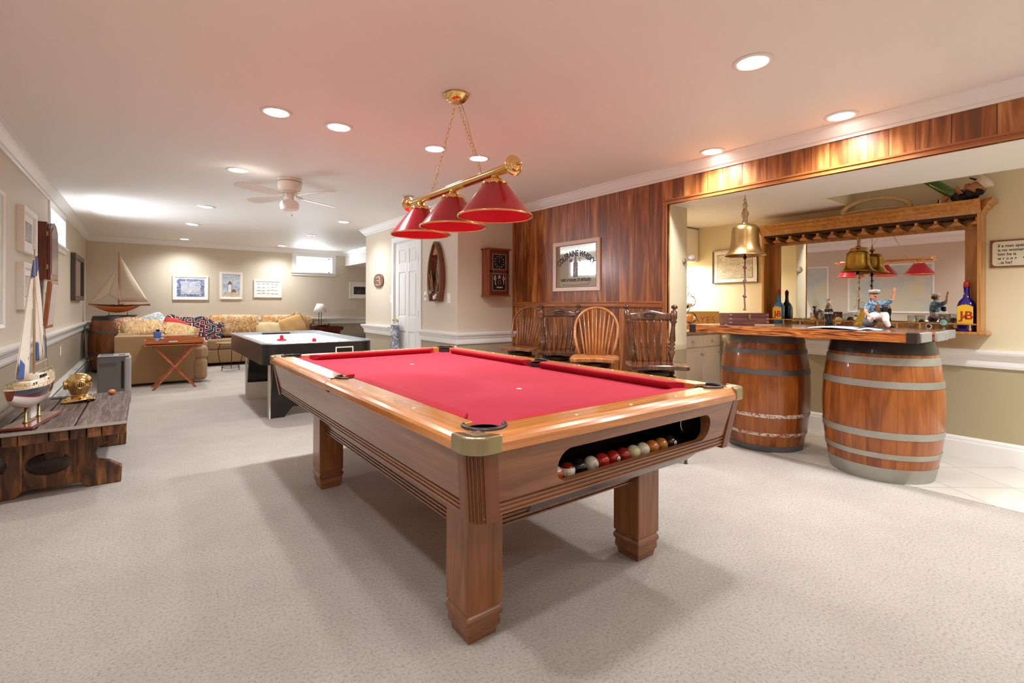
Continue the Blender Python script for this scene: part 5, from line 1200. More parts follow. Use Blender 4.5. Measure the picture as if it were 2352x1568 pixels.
def hoop_stool(label, loc, rz, m, dark):
    o = thing('hoop_back_stool', label, 'bar stool', loc, rz); seat_mesh(.42, .40, m, o); stool_base(o, m, dark)
    hoop = [(.165*math.cos(R(a))*(1.0 if 20 < a < 160 else .0)+(0 if 20 < a < 160 else 0), a) for a in ()]
    pts = []
    for i in range(33):
        a = PI*i/32; x = .195*math.cos(a); z = .19*math.sin(a)
        pts.append((x, .165+.10*(z+.24)/.43, SEAT+.235+z))
    pts = [(.150, .155, SEAT-.005), (.178, .165, SEAT+.09), (.193, .19, SEAT+.17)]+pts+[(-.193, .19, SEAT+.17), (-.178, .165, SEAT+.09), (-.150, .155, SEAT-.005)]
    MB().tube(pts, .0135, 10).make('hoop', m, o)
    for k in range(-4, 5):
        t = k/4.6; x0, x1 = t*.115, t*.185; zt = SEAT+.235+.19*math.sqrt(max(0, 1-(x1/.195)**2)); yt = .165+.10*((zt-SEAT-.235)+.24)/.43
        mb = MB(); turned(mb, (x0, .15, SEAT-.008), (x1, yt, zt), [(0, .006), (.3, .009), (.6, .007), (1, .0045)], 8); mb.make('spindle', m, o)
    return o
def crest_stool(label, loc, rz, m, dark):
    o = thing('crest_back_stool', label, 'bar stool', loc, rz); seat_mesh(.46, .41, m, o, .012); stool_base(o, m, dark)
    for s in (-1, 1):
        mb = MB(); turned(mb, (s*.15, .15, SEAT-.008), (s*.198, .235, SEAT+.455), [(0, .013), (.08, .018), (.17, .027), (.21, .017), (.24, .027), (.27, .015), (.30, .027), (.34, .018), (.37, .026), (.60, .016), (.67, .018), (.70, .030), (.73, .020), (.76, .028), (.88, .026), (.905, .011), (.925, .013), (.945, .026), (.975, .026), (1, .008)], 14); mb.make('back_post', m, o)
    def cr(u, v):
        x = (2*u-1)*.185; y = .218+.028*(1-(2*u-1)**2); zt = .395+.025*math.exp(-((2*u-1)/.45)**2)-.01; zb = .325+.0*u
        return (x, y+(.085*(v-.5)*.15), SEAT+zb+(zt-zb)*v)
    MB().surf(cr, 24, 4).make('crest_rail', m, o, solid=.02)
    mb = MB(); hp = [(.045*math.cos(R(a)), SEAT+.372+.014*math.sin(R(a))) for a in range(0, 361, 20)]
    mb.tube([(x, .2335, z) for x, z in hp[:-1]], .004, 6, closed=True); mb.make('handle_slot', dark, o)
    for k in range(-2, 4):
        x = (k-.5)*.052
        mb = MB(); turned(mb, (x*.92, .152, SEAT-.008), (x*1.12, .222, SEAT+.33), [(0, .006), (.12, .010), (.26, .0125), (.32, .008), (.35, .014), (.38, .008), (.42, .013), (.46, .0075), (.75, .007), (.90, .0045), (.93, .009), (.96, .0045), (1, .004)], 8); mb.make('spindle', m, o)
    return o
M_oakl = wood('stool_oak_light', '9a5c2c', 'b87640', 'cc9058', 'z', .3, .3); M_oakm = wood('stool_oak_brown', '6a3e20', '845230', '9a663e', 'z', .3, .3)
M_oakd = wood('stool_dark', '3a2014', '58341f', '6f462c', 'z', .22, .5); M_sd = mat('stool_black_wood', '231711', .3, coat=.3)
hoop_stool('brown hoop-back bar stool farthest left, half behind the dark crest-back one', (3.25, 4.14, 0), -62, M_oakm, M_sd)
crest_stool('dark turned-spindle bar stool between the two hoop-back stools', (3.27, 3.59, 0), -50, M_oakd, M_sd)
hoop_stool('light oak hoop-back bar stool, the nearer of the two hoop backs', (3.17, 2.98, 0), -50, M_oakl, M_sd)
crest_stool('dark crest-back bar stool nearest the bar opening, with carved hand slot', (3.20, 2.36, 0), -42, M_oakd, M_sd)

# ceiling fan --------------------------------------------------------------------------------------
fan = thing('ceiling_fan', 'white flush ceiling fan with four blades and a frosted globe light', 'ceiling fan', (1.11, 5.02, CEIL), 28)
M_fan = mat('fan_white', 'e9e2da', .4)
MB().lathe([(0, 0), (.105, 0), (.11, -.004), (.11, -.018), (.106, -.022), (.108, -.030), (.108, -.075), (.10, -.10), (.085, -.115), (.055, -.118), (0, -.118)], seg=40).make('motor_housing', M_fan, fan, split=45)
MB().lathe([(.1102, -.026), (.1115, -.029), (.1102, -.032)], seg=48, cap=False).make('trim_band', mat('fan_trim', '8c7c6c', .5), fan)
MB().lathe([(0, -.118), (.066, -.118), (.066, -.13), (.04, -.134), (.038, -.19), (.05, -.20), (0, -.20)], seg=28).make('switch_housing', M_fan, fan, split=45)
MB().lathe([(.045, -.198), (.075, -.215), (.088, -.245), (.080, -.285), (.05, -.305), (0, -.312)], seg=32).make('globe', mat('frosted_globe', 'f4f0ec', .35), fan)
for k in range(4):
    a = k*90; M = Matrix.Rotation(R(a), 4, 'Z')
    mb = MB(); mb.M = M; mb.tube([(.05, 0, -.125), (.09, .01, -.15), (.14, .018, -.16)], .006, 6); mb.tube([(.05, 0, -.125), (.09, -.01, -.15), (.14, -.018, -.16)], .006, 6); br = mb.make('blade_iron', M_fan, fan)
    mb = MB(); mb.M = M @ Matrix.Translation((0, 0, -.162)) @ Matrix.Rotation(R(11), 4, 'X')
    B = [(.13, -.045), (.20, -.055), (.45, -.068), (.53, -.060), (.555, -.03), (.56, 0), (.555, .03), (.53, .060), (.45, .068), (.20, .055), (.13, .045)]
    mb.prism(B, -.003, .003); mb.make('blade', M_fan, fan, bev=.0015)
MB().tube([(.05, .03, -.19), (.055, .035, -.33)], .0012, 5).ball((.055, .035, -.335), .006).make('pull_chain', M_brass2, fan)
# ================================================================ bar
barrel('oak barrel with dark hoops under the left end of the plank bar top', (4.235, 2.02, 0), .95, .285, .345, [(.875, .95, M_hoop), (.79, .825, M_hoop), (.625, .665, M_hoop), (.285, .315, M_worn), (.135, .16, M_worn), (0, .05, M_hoop)], rz=20)
barrel('oak barrel with pale galvanised hoops under the right end of the plank bar top', (4.225, 1.19, 0), .95, .295, .355, [(.855, .95, M_hoopb), (.785, .835, M_galv), (.635, .68, M_galv), (.30, .345, M_galv), (.165, .20, M_galv), (0, .10, M_galv)], rz=50)
# plank top
M_char_top = ramp_mat('oiled_plank_top', [(.32, '3a2016'), (.5, '6a4432'), (.66, '94705c')], scale=(9, .8, 9), nscale=3, detail=8, dist=1.3, rough=.22, coat=.5)
M_char_edge = ramp_mat('charred_pine_edge', [(.36, '2a1208'), (.46, '8a4516'), (.56, 'b8682a'), (.7, 'd08a44')], scale=(5, .9, 16), nscale=3, detail=8, dist=2.4, rough=.3, coat=.4)
bt = thing('plank_counter', 'thick varnished plank bar top with charred edge resting on the two barrels', 'bar counter', (4.13, 1.62, .951))
ZT = .064
for i, (x0, x1, y0, y1) in enumerate(((-.40, -.13, -.745, .78), (-.125, .14, -.775, .79), (.145, .42, -.76, .77))):
    mb = MB(); n = 30; rr = random.Random(i+5); vs = []
    for k in range(n+1):
        y = y0+(y1-y0)*k/n; w = rr.uniform(-.005, .004) if i == 0 else 0
        vs += [(x0+w, y, 0), (x1, y, 0), (x1, y, ZT), (x0+w+.003, y, ZT)]
    mb.add(vs, [(0, 1, 2, 3), tuple(4*n+q for q in (3, 2, 1, 0))]+[(4*k+q, 4*k+4+q, 4*k+4+(q+1) % 4, 4*k+(q+1) % 4) for k in range(n) for q in range(4)])
    o = mb.make('plank', [M_char_top, M_char_edge], bt, bev=.003)
    for p in o.data.polygons:
        if p.normal.z < .5: p.material_index = 1
M_endg = mat('weathered_grey_end', '8e8a84', .7, var=.25, vscale=25)
MB().box(-.36, -.765, .002, -.13, -.745, ZT-.002).box(-.125, -.79, .002, .14, -.775, ZT-.002).box(.145, -.775, .004, .42, -.76, ZT).make('end_grain', M_endg, bt, bev=.004)
MB().box(-.412, -.755, -.002, -.36, -.70, ZT+.001).make('scorched_corner', mat('scorched_wood', '2a170e', .6), bt, bev=.004)
MB().box(-.412, .73, -.002, -.36, .785, ZT+.001).make('scorched_corner', mat('scorched_wood', '2a170e'), bt, bev=.004)
ct = 1.0152
# things on the plank top
bx = thing('wooden_box', 'long purple-brown wooden box with brass latch on the bar top', 'box', (4.13, 2.14, ct), -28)
M_rose = wood('rosewood', '5a2e30', '74403c', '8c5850', 'x', .35, .2)
MB().box(-.185, -.07, 0, .185, .07, .098).make('body', M_rose, bx, bev=.003); MB().box(-.187, -.072, .068, .187, .072, .0695).make('lid_line', M_groove, bx)
mb = MB()
for s in (-1, 1):
    for z in (.02, .05, .084): mb.box(s*.172-.012, -.0712, z-.0025, s*.172+.012, -.069, z+.0025)
mb.make('joint_pins', mat('pin_pale', 'd8b8a0', .5), bx)
MB().box(-.011, -.075, .045, .011, -.069, .088).tube(circ((0, -.077, .052), .009, 12, 'y'), .002, 6, closed=True).make('latch', M_brass2, bx)
MB().box(-.08, -.008, 0, .08, .008, .010).make('folding_knife', mat('tan_wood', 'c8a07c', .5), loc=(4.05, 1.93, ct), rz=-38, label='thin tan wooden strip lying before the purple-brown box', category='tool')
MB().lathe([(0, 0), (.014, 0), (.014, .002), (0, .002)], seg=16).lathe([(0, 0), (.012, 0), (.012, .002), (0, .002)], (.03, .012, 0), 16).make('coins', M_steel, loc=(3.86, 2.15, ct), label='small silver coins on the left end of the bar top', category='coin')
# magazine, papers
mg = thing('magazine', 'open white magazine sagging over the front edge of the bar top', 'magazine', (3.93, 1.30, ct), -8)
def page(u, v): return (-.15+.30*u, -.15+.34*v, .004+.010*math.sin(PI*v)+.006*math.sin(6*u)-(.012*max(0, .35-u)/.35*0))
MB().surf(page, 12, 12).make('pages', mat('glossy_paper', 'eef0f4', .25, coat=.3), mg, solid=.003)
MB().surf(lambda u, v: (-.12+.16*u, -.13+.10*v, .014+.004*u), 3, 3).make('printed_block', mat('print_dark', '3a4048', .4), mg)
MB().box(-.11, -.14, 0, .11, .14, .008).make('magazine', mat('blue_cover', '2f5f9e', .3, coat=.3), loc=(4.26, 1.36, ct), rz=-30, label='blue magazine lying under the sailor figurine on the bar top', category='magazine')
# cola bottle
cb_ = thing('cola_bottle', 'glass contour cola bottle with white script standing on the bar top', 'bottle', (4.36, 1.575, ct))
pr = [(.0, 0), (.026, 0), (.030, .006), (.0305, .03), (.026, .055), (.0255, .065), (.0285, .085), (.0315, .105), (.0315, .125), (.027, .145), (.019, .165), (.0135, .18), (.0125, .20), (.014, .203), (.0135, .212), (0, .212)]
MB().lathe(pr, seg=32).make('glass_body', mat('bottle_glass', 'eaf2ee', .03, trans=1, ior=1.4), cb_)
MB().lathe([(0, .004)]+[(r-.002, z) for r, z in pr[1:9]]+[(.028, .137), (0, .137)], seg=28).make('cola', mat('cola_brown', '24100a', .1, coat=.5), cb_)
MB().lathe([(.0318, .088), (.0326, .096), (.0328, .122), (.0322, .128)], seg=32, cap=False).make('label_band', mat('label_dark', '2a1210', .3), cb_)
mb = MB(); text_into(mb, 'Coca-Cola', .021, lambda x, z: (.0335*math.cos(x/.0335+R(202)), .0335*math.sin(x/.0335+R(202)), .101+z), bold=.0006, sx=.95); mb.make('script', mat('script_white', 'f4f4f4', .4), cb_)
MB().lathe([(0, .212), (.0145, .212), (.0145, .206), (.0135, .216), (0, .217)], seg=20).box(.0, -.004, .215, .04, .004, .217).make('cap', mat('cap_red', 'd86a60', .4), cb_)

# captain figurine ---------------------------------------------------------------
M_skin = mat('painted_skin', 'd89c7c', .5); M_shirt = ramp_mat('blue_plaid_shirt', [(.4, '1f3f5c'), (.5, '4f7fa6'), (.58, 'a8c6d8')], scale=(1, 1, 3), nscale=30, detail=3, rough=.6)
M_trou = mat('white_trousers', 'ece2da', .6, var=.06, vscale=40)
def skin(name, chains, m, par, sub=1):
    """limbs grown along joints: each chain is a list of (x, y, z, radius)"""
    mb = MB()
    for ch in chains:
        pts, rs = [], []
        for a, b in zip(ch, ch[1:]):
            for k in range(4):
                t = k/4; pts.append([a[i]+(b[i]-a[i])*t for i in range(3)]); rs.append(a[3]+(b[3]-a[3])*t)
        pts.append(ch[-1][:3]); rs.append(ch[-1][3]); mb.tube(pts, rs, 12)
        mb.ball(ch[0][:3], ch[0][3], u=12, v=8); mb.ball(ch[-1][:3], ch[-1][3], u=12, v=8)
    o = mb.make(name, m, par)
    q = o.modifiers.new('r', 'REMESH'); q.mode = 'VOXEL'; q.voxel_size = .0022; q.use_smooth_shade = True
    q = o.modifiers.new('s', 'SMOOTH'); q.iterations = 4; q.factor = .5
    return o
fg = thing('sailor_figurine', 'painted figurine of a laughing sailor in white cap and blue plaid shirt, waving one arm', 'figurine', (4.26, 1.24, ct+.0085), -48)
# local frame: faces -Y, +X is to the right in the picture
MB().lathe([(0, 0), (.026, 0), (.034, .02), (.036, .038), (.034, .056), (.026, .076), (0, .076)], (0, 0, 0), 24).make('sea_bag', mat('bag_brown_grey', '6a5c56', .6, var=.2, vscale=30), fg)
kids(fg)[0].rotation_euler = (0, R(90), R(15)); kids(fg)[0].location = (-.075, -.02, .036)
skin('body', [[(.015, .01, .085, .034), (.012, .008, .125, .036), (.005, .0, .165, .036), (0, -.004, .185, .020), (-.006, -.010, .205, .015)],
              [(-.008, -.014, .232, .026), (-.010, -.018, .222, .023)],
              [(-.06, -.03, .148, .012), (-.078, -.045, .115, .011), (-.065, -.065, .085, .009), (-.045, -.075, .07, .008)],
              [(.085, -.02, .185, .012), (.108, -.022, .205, .011), (.115, -.02, .245, .0085), (.113, -.024, .262, .008)]], M_skin, fg)
skin('shirt', [[(.012, .008, .092, .037), (.010, .006, .125, .042), (.003, .0, .165, .040), (0, -.002, .182, .026)], [(-.028, -.006, .172, .022), (-.058, -.026, .150, .018), (-.066, -.034, .138, .0165)], [(.030, -.004, .172, .022), (.065, -.012, .172, .020), (.090, -.02, .188, .017)]], M_shirt, fg)
skin('trousers', [[(.014, .008, .082, .040), (-.015, -.035, .085, .028), (-.055, -.062, .078, .022), (-.045, -.045, .05, .016)], [(.02, .0, .082, .036), (.045, -.055, .088, .025), (.04, -.072, .05, .020), (.055, -.075, .014, .016)]], M_trou, fg)
skin('fingers', [[(.113, -.024, .266, .005), (.108, -.026, .284, .0036)], [(.116, -.024, .266, .005), (.115, -.026, .288, .0036)], [(.119, -.023, .266, .005), (.122, -.025, .285, .0034)], [(.121, -.022, .264, .0045), (.128, -.024, .278, .0032)], [(.108, -.026, .262, .005), (.099, -.029, .270, .0036)],
                 [(-.045, -.075, .07, .006), (-.034, -.078, .064, .0035)], [(-.044, -.077, .066, .006), (-.034, -.082, .058, .0035)]], M_skin, fg)
skin('shoe', [[(.055, -.078, .010, .010), (.082, -.088, .008, .009)]], mat('shoe_black', '1c1c1e', .3), fg); skin('shoe', [[(-.03, -.04, .05, .010), (-.01, -.055, .045, .009)]], mat('shoe_black', '1c1c1e'), fg)
MB().lathe([(0, .246), (.029, .246), (.0285, .256), (.036, .262), (.037, .268), (.028, .274), (0, .276)], (-.006, -.012, 0), 28).make('cap', mat('cap_white', 'efe6dc', .5), fg)
MB().lathe([(0, .2455), (.031, .2455), (.031, .249), (0, .249)], (-.009, -.020, 0), 24).ball((-.010, -.048, .262), .003).make('cap_peak', mat('shoe_black', '1c1c1e'), fg)
MB().ball((-.012, -.044, .233), .006, (1, 1.2, 1)).make('nose', M_skin, fg)
MB().ball((-.012, -.040, .222), .008, (1.3, .5, .5)).make('mouth', mat('mouth_red', '8c3428', .4), fg)
MB().ball((-.020, -.038, .2405), .0026).make('eye', M_black, fg); MB().ball((-.003, -.039, .2405), .0026).make('eye', M_black, fg)
for s in (-1, 1): MB().ball((-.008+s*.026, -.014, .232), .006, (.5, 1, 1.3)).make('ear', M_skin, fg)
MB().ball((-.006, .0, .236), .026, (1, .85, .8)).make('hair', mat('hair_grey_brown', '5c4c40', .7), fg)
MB().cbox((.045, -.045, .13), (.036, .02, .046)).make('camera_case', M_black, fg, bev=.005); MB().tube([(-.03, -.03, .19), (.0, -.045, .16), (.03, -.048, .14)], .003, 6).make('neck_strap', mat('strap_white', 'd8d8d8', .5), fg)
MB().lathe([(0, 0), (.014, 0), (.012, .03), (.006, .045), (.006, .06), (0, .06)], (.0, -.05, .12), 14).make('held_bottle', mat('amber_glass', '8a4a18', .2, coat=.5), fg)

# bells ------------------------------------------------------------------------------
bell_p = [(1.0, 0), (.985, .02), (.90, .06), (.80, .13), (.715, .25), (.665, .42), (.645, .62), (.63, .80), (.60, .92), (.50, .985), (.3, 1.0), (0, 1.0)]
def bell(label, loc, r, h, m, rope, rc, rm, n_knots, top):
    o = thing('hanging_bell', label, 'bell', loc)
    MB().lathe([(r*a, h*z) for a, z in bell_p], seg=56, cap=False).make('bell_body', m, o, solid=.005)
    mb = MB(); 
    for zz in (.06, .90): mb.tube(circ((0, 0, h*zz), r*(.90 if zz < .5 else .612), 48), .0022, 6, closed=True)
    mb.make('bead_line', m, o)
    MB().lathe([(0, -.03), (.012, -.025), (.015, -.012), (.006, 0), (.004, h*.9), (0, h*.9)], seg=14).make('clapper', M_dark, o)
    rp = MB(); zs = -.01; L = rope; pts = [(.004*math.sin(7*k/20*PI)+(.0 if k < 15 else rc*(k-15)/5), 0, zs-L*k/20) for k in range(21)]
    rp.tube(pts, .0065 if r > .14 else .0075, 8)
    for k in range(n_knots):
        p = pts[int(4+k*14/max(1, n_knots-1)*.85)]
        rp.M = Matrix.Translation(p) @ Matrix.Rotation(R(28*(-1)**k), 4, 'Y'); rp.ball((0, 0, 0), .013, (1.5, 1.1, .8), 12, 8)
    rp.M = Matrix(); rp.ball(pts[-1], .012, (1.4, 1, .6), 12, 8); rp.make('bell_rope', rm, o)
    return o
M_bell1 = mat('old_bell_bronze', 'b28f5c', .34, metal=1, var=.06, vscale=5); M_bell2 = mat('bell_brass', 'b08a3a', .26, metal=1)
b1 = bell('large antique bronze bell with knotted rope hanging from the bar soffit', (3.83, 1.98, 1.575), .153, .245, M_bell1, .42, 0, mat('rope_brown', '8d6f66', .9, var=.2, vscale=60), 3, 0)
fm = MB(); fm.lathe([(0, .245), (.030, .245), (.032, .255), (.020, .262), (.018, .30), (.024, .335), (.016, .36), (.014, .385), (.020, .40), (.014, .42), (0, .43)], seg=20)
fm.tube([(.012, 0, .37), (.045, .0, .35), (.05, 0, .335), (.02, 0, .325)], .007, 8); fm.tube([(-.012, 0, .37), (-.04, 0, .335), (-.03, 0, .30)], .008, 8); fm.ball((-.034, 0, .315), .016, (1, .7, 1)); fm.tube([(-.01, 0, .30), (.012, .01, .27), (.02, 0, .25)], .009, 8)
fm.make('figure_hanger', mat('bronze_pale', 'c8ad8c', .3, metal=1), b1)
MB().tube(circ((0, 0, .442), .016, 16, 'y'), .0035, 6, closed=True).tube([(0, 0, .458), (0, 0, .486)], .003, 6).make('hook', M_brass2, b1)
b2 = bell('golden brass bell with white knotted cord hanging before the bar mirror', (4.895, 1.545, 1.474), .128, .172, M_bell2, .30, -.05, mat('cord_white', 'e2d4b8', .9), 4, 0)
MB().lathe([(0, .165), (.02, .165), (.016, .175), (.008, .18), (.008, .19), (.02, .197), (.024, .205), (.02, .214), (0, .22)], seg=20).tube(circ((0, 0, .230), .014, 16, 'y'), .003, 6, closed=True).make('crown_knob', M_bell2, b2)
mb = MB(); mb.tube([(0, 0, .243), (.0, 0, .26)], .003, 6); mb.tube([(0, 0, .255), (0, 0, .335)], .0025, 6); mb.make('hanging_hook', M_brass2, b2)

# mirror cabinet ---------------------------------------------------------------------
M_oakx = wood('golden_oak_y', '9a6224', 'b87c36', 'cc944e', 'y', .35, .3); M_oakz = wood('golden_oak_z', '9a6224', 'b87c36', 'cc944e', 'z', .35, .3)
YA, YB_, XB_ = .775, 2.37, XM-.001
mc = thing('bar_mirror_cabinet', 'golden oak back-bar mirror with crown shelf and hanging stemware slots', 'mirror cabinet', (XM, (YA+YB_)/2, .98), -90)
hw = (YB_-YA)/2; dp = .175
MB().box(-hw, -.012, 0, hw, -.001, .87).make('back_board', M_oakx, mc)
for s in (-1, 1): MB().box(min(s*hw, s*(hw-.022)), -dp, 0, max(s*hw, s*(hw-.022)), -.012, .885).make('side_panel', M_oakz, mc, bev=.002)
MB().box(-hw-.035, -dp-.025, -.012, hw+.035, 0, .008).make('bottom_shelf', M_oakx, mc, bev=.004)
for b in ((-hw+.022, .045, -hw+.115, .79), (hw-.115, .045, hw-.022, .79)): MB().box(b[0], -.030, b[1], b[2], -.012, b[3]).make('mirror_frame', M_oakz, mc, bev=.004)
MB().box(-hw+.022, -.030, .79, hw-.022, -.012, .87).make('mirror_frame', M_oakx, mc, bev=.004); MB().box(-hw+.022, -.030, .008, hw-.022, -.012, .048).make('mirror_frame', M_oakx, mc, bev=.004)
MB().box(-hw+.115, -.020, .048, hw-.115, -.013, .79).make('mirror_glass', M_mirror, mc)
cp_ = [(0, .885), (dp, .885), (dp+.006, .90), (dp+.02, .925), (dp+.035, .935), (dp+.038, .955), (dp+.065, .97), (dp+.07, .985), (0, .985)]
mb = MB(); mb.sweep(cp_, (-hw, 0, 0), (hw, 0, 0), (0, -1, 0), 0, 0)
for s in (-1, 1):
    q = [(a-dp, b) for a, b in cp_ if a > dp] ; q = [(0, .885)]+q+[(0, .985)]
    P0, P1 = (s*hw, 0, 0), (s*hw, -dp, 0); mb.sweep(q, P0, P1, (s, 0, 0), 0, 1)
mb.make('crown_shelf', M_oakx, mc)
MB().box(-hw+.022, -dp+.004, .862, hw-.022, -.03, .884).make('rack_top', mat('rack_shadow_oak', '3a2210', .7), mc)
ns = 13; wd = (2*hw-.044)/ns
for k in range(ns+1):
    x = -hw+.022+k*wd; a, b = max(-hw+.022, x-.04), min(hw-.022, x+.04)
    mb = MB(); mb.box(max(-hw+.022, x-.010), -dp+.004, .832, min(hw-.022, x+.010), -.03, .862); mb.add([(a, -dp+.004, .812), (b, -dp+.004, .812), (min(b, x+.012), -dp+.004, .836), (max(a, x-.012), -dp+.004, .836), (a, -.03, .812), (b, -.03, .812), (min(b, x+.012), -.03, .836), (max(a, x-.012), -.03, .836)], [(0, 1, 2, 3), (7, 6, 5, 4), (0, 4, 5, 1), (1, 5, 6, 2), (2, 6, 7, 3), (3, 7, 4, 0)])
    mb.make('stemware_runner', M_oakx, mc)
MB().box(-hw+.022, -dp+.004, .058, hw-.022, -dp+.016, .070).make('gallery_rail', M_oakx, mc, bev=.003)
for k in range(11):
    x = -hw+.06+k*(2*hw-.12)/10; MB().lathe([(.004, .008), (.007, .018), (.008, .030), (.004, .045), (.006, .058)], (x, -dp+.010, 0), 10).make('gallery_spindle', mat('spindle_pale', 'c89a6c', .4), mc)
# bottles and glasses on the shelf (shelf top at z = .988)
zs = .9885
def scotch(label, y, h, col, x=4.985):
    o = thing('whisky_bottle', label, 'bottle', (x, y, zs), -90); k = h/.33; w = .046*k
    P = lambda z, a, b: (z, a, b)
    secs = [(0, w*.92), (.01, w), (.175, w), (.20, w*.86), (.225, w*.42), (.25, w*.34), (.285, w*.31), (.287, w*.36), (.30, w*.36), (.302, w*.33)]
    mb = MB(); vs = []; n = 24
    for z, r in secs:
        for i in range(n):
            a = 2*PI*i/n; e = .62 if z < .19 else .95; c, s = math.cos(a), math.sin(a)
            vs.append((r*math.copysign(abs(c)**e, c), r*.85*math.copysign(abs(s)**e, s), z*k))
    mb.add(vs, [tuple(reversed(range(n))), tuple(range(n*(len(secs)-1), n*len(secs)))]+[(j*n+i, j*n+(i+1) % n, (j+1)*n+(i+1) % n, (j+1)*n+i) for j in range(len(secs)-1) for i in range(n)], True)
    mb.make('bottle_body', mat('bottle_'+col, col, .08, coat=.8), o, split=60)
    MB().lathe([(0, .298*k), (w*.36, .298*k), (w*.37, .325*k), (w*.30, .33*k), (w*.16, .333*k), (w*.16, .342*k), (0, .343*k)], seg=20).make('cap', mat('cap_scarlet', 'b8341f', .3), o)
    mb = MB(); A = [(-w*.86, .05), (w*.86, .05), (w*.86, .165), (w*.3, .178), (-w*.3, .178), (-w*.86, .165)]
    f = lambda x, z: (x, -w*.87-.0006-.002*0, z*k)
    mb.add([(x, -w*.885, z*k) for x, z in A]+[(x, -w*.82, z*k) for x, z in A], [tuple(range(6)), tuple(reversed(range(6, 12)))]+[(i, (i+1) % 6, (i+1) % 6+6, i+6) for i in range(6)]); mb.make('label', mat('label_yellow', 'f2c230', .5), o)
    mb = MB(); text_into(mb, 'J', .075*k, lambda x, z: (x-.017*k, -w*.90, z+.082*k), bold=.002); text_into(mb, '&', .032*k, lambda x, z: (x-.002*k, -w*.90, z+.088*k), bold=.001); text_into(mb, 'B', .075*k, lambda x, z: (x+.018*k, -w*.90, z+.082*k), bold=.002); mb.make('monogram', mat('label_red', 'b0341c', .5), o)
    return o
scotch('turquoise blue whisky bottle with yellow label at the left end of the mirror shelf', 2.235, .335, '1878b8')
scotch('tall violet-blue whisky bottle with yellow label at the right end of the mirror shelf', .865, .375, '2a1480')
def tumbler(label, y, r, h, x=4.965, emblem=None, inner=None, name='tumbler', grp='glasses on the mirror shelf'):
    o = thing(name, label, 'glass', (x, y, zs), -90, grp)
    MB().lathe([(0, .004), (r*.8, .0), (r, h), (r-.003, h), (r*.78, .008), (0, .010)], seg=28, cap=False).make('glass_wall', M_thin, o)
    if emblem:
        c1, c2, s = emblem
        mb = MB(); zc = h*.5
        def cyl(u, v, k=1): 
            a = (u-.5)*2; b = (v-.5)*2; q = s*k; rr = math.sqrt(a*a+b*b)
            return a*q, b*q
        def disc(q, off, m, nm):
            mb = MB(); rb = r*.8+(r-r*.8)*.5+off; vs = [(0, -rb, zc)]+[(rb*math.sin(q*math.cos(t)/rb), -rb*math.cos(q*math.cos(t)/rb), zc+q*math.sin(t)) for t in [2*PI*i/24 for i in range(24)]]
            mb.add(vs, [(0, i+1, (i+1) % 24+1) for i in range(24)]); return mb.make(nm, m, o)
        disc(s, .0045, mat('emblem_'+c1, c1, .5), 'emblem'); disc(s*.72, .0052, mat('emblem_'+c2, c2, .5), 'emblem_centre')
    return o
tumbler('short clear glass with faint red print beside the blue whisky bottle', 2.05, .036, .075, inner=1)
tumbler('tall glass with round tan emblem left of the cola bottle', 1.905, .040, .125, emblem=('b8803c', 'd8a860', .030))
tumbler('short glass with amber print half behind the cola bottle', 1.795, .032, .075, emblem=('d8b070', 'e8cc9a', .018))
tumbler('tall glass with yellow and black bird emblem right of the cola bottle', 1.70, .040, .12, emblem=('f0e8e0', 'e0b838', .030))
tumbler('tall glass with small green and red figure print right of the sailor', 1.185, .036, .115, emblem=('a8bcb0', 'b08a58', .022))
tumbler('short white-printed glass with a black mark right of the sailor', 1.075, .040, .062, emblem=('f0ecec', '2a2424', .020))
tumbler('tall glass with dark green oval emblem near the violet bottle', .985, .038, .13, x=4.95, emblem=('23403a', '8cb0a4', .033))
tumbler('short clear glass with pink print next to the violet bottle', .925, .034, .072, x=5.005, emblem=('e0b8b0', 'ecd8d0', .016))
# pear decanter
dc = thing('glass_decanter', 'pear-shaped decanter of golden liqueur with crystal stopper on the mirror shelf', 'decanter', (4.965, 1.535, zs), -90)
MB().lathe([(0, 0), (.040, .0), (.052, .015), (.054, .035), (.046, .065), (.030, .10), (.016, .13), (.0135, .165), (.016, .17), (0, .17)], seg=32).make('glass_body', mat('golden_liqueur', 'c8a018', .04, coat=1), dc)
MB().ball((.01, -.046, .04), .016, (1.1, .4, 1)).make('moulded_pear', mat('pear_yellow', 'e8c83a', .2), dc)
MB().lathe([(.014, .165), (.018, .172), (.016, .182), (.022, .19), (.026, .205), (.020, .222), (.008, .228), (0, .229)], seg=12).make('stopper', M_thin, dc)
MB().tube([(-.018, -.012, .15), (-.032, -.03, .12)], .002, 5).ball((-.030, -.043, .105), .014, (1, .3, .8)).make('tag', mat('tag_olive', '7c7430', .4), dc)
# things on top of the cabinet
ZC = .98+.9855
jw = thing('shark_jaw', 'dried shark jaw with rows of teeth standing on top of the oak mirror cabinet', 'shark jaw', (4.93, 1.43, ZC), -82)
M_bone = mat('dried_bone', 'c9a874', .5, var=.15, vscale=30)
up = [(.23*math.cos(R(a)), -.01, .018+.105*math.sin(R(a))) for a in range(0, 181, 10)]; lo = [(-.23+.46*i/14, -.03-.015*math.sin(PI*i/14), .018+.022*math.sin(PI*i/14)-.010) for i in range(15)]
MB().tube(up, [.014+.006*abs(math.cos(R(a))) for a in range(0, 181, 10)], 8).make('upper_jaw', M_bone, jw)
MB().tube(lo, .009, 8).make('lower_jaw', M_bone, jw)
for s in (-1, 1): MB().ball((s*.222, -.015, .024), .026, (.8, .8, .9), 12, 8).make('jaw_joint', M_bone, jw)
mb = MB()
for k in range(30):
    a = R(24+k*132/29); mb.ball((.232*math.cos(a), -.012, .018+.112*math.sin(a)), .0085, (1, 1, .9), 8, 6)
mb.make('tooth_ridge', M_bone, jw)
mb = MB()
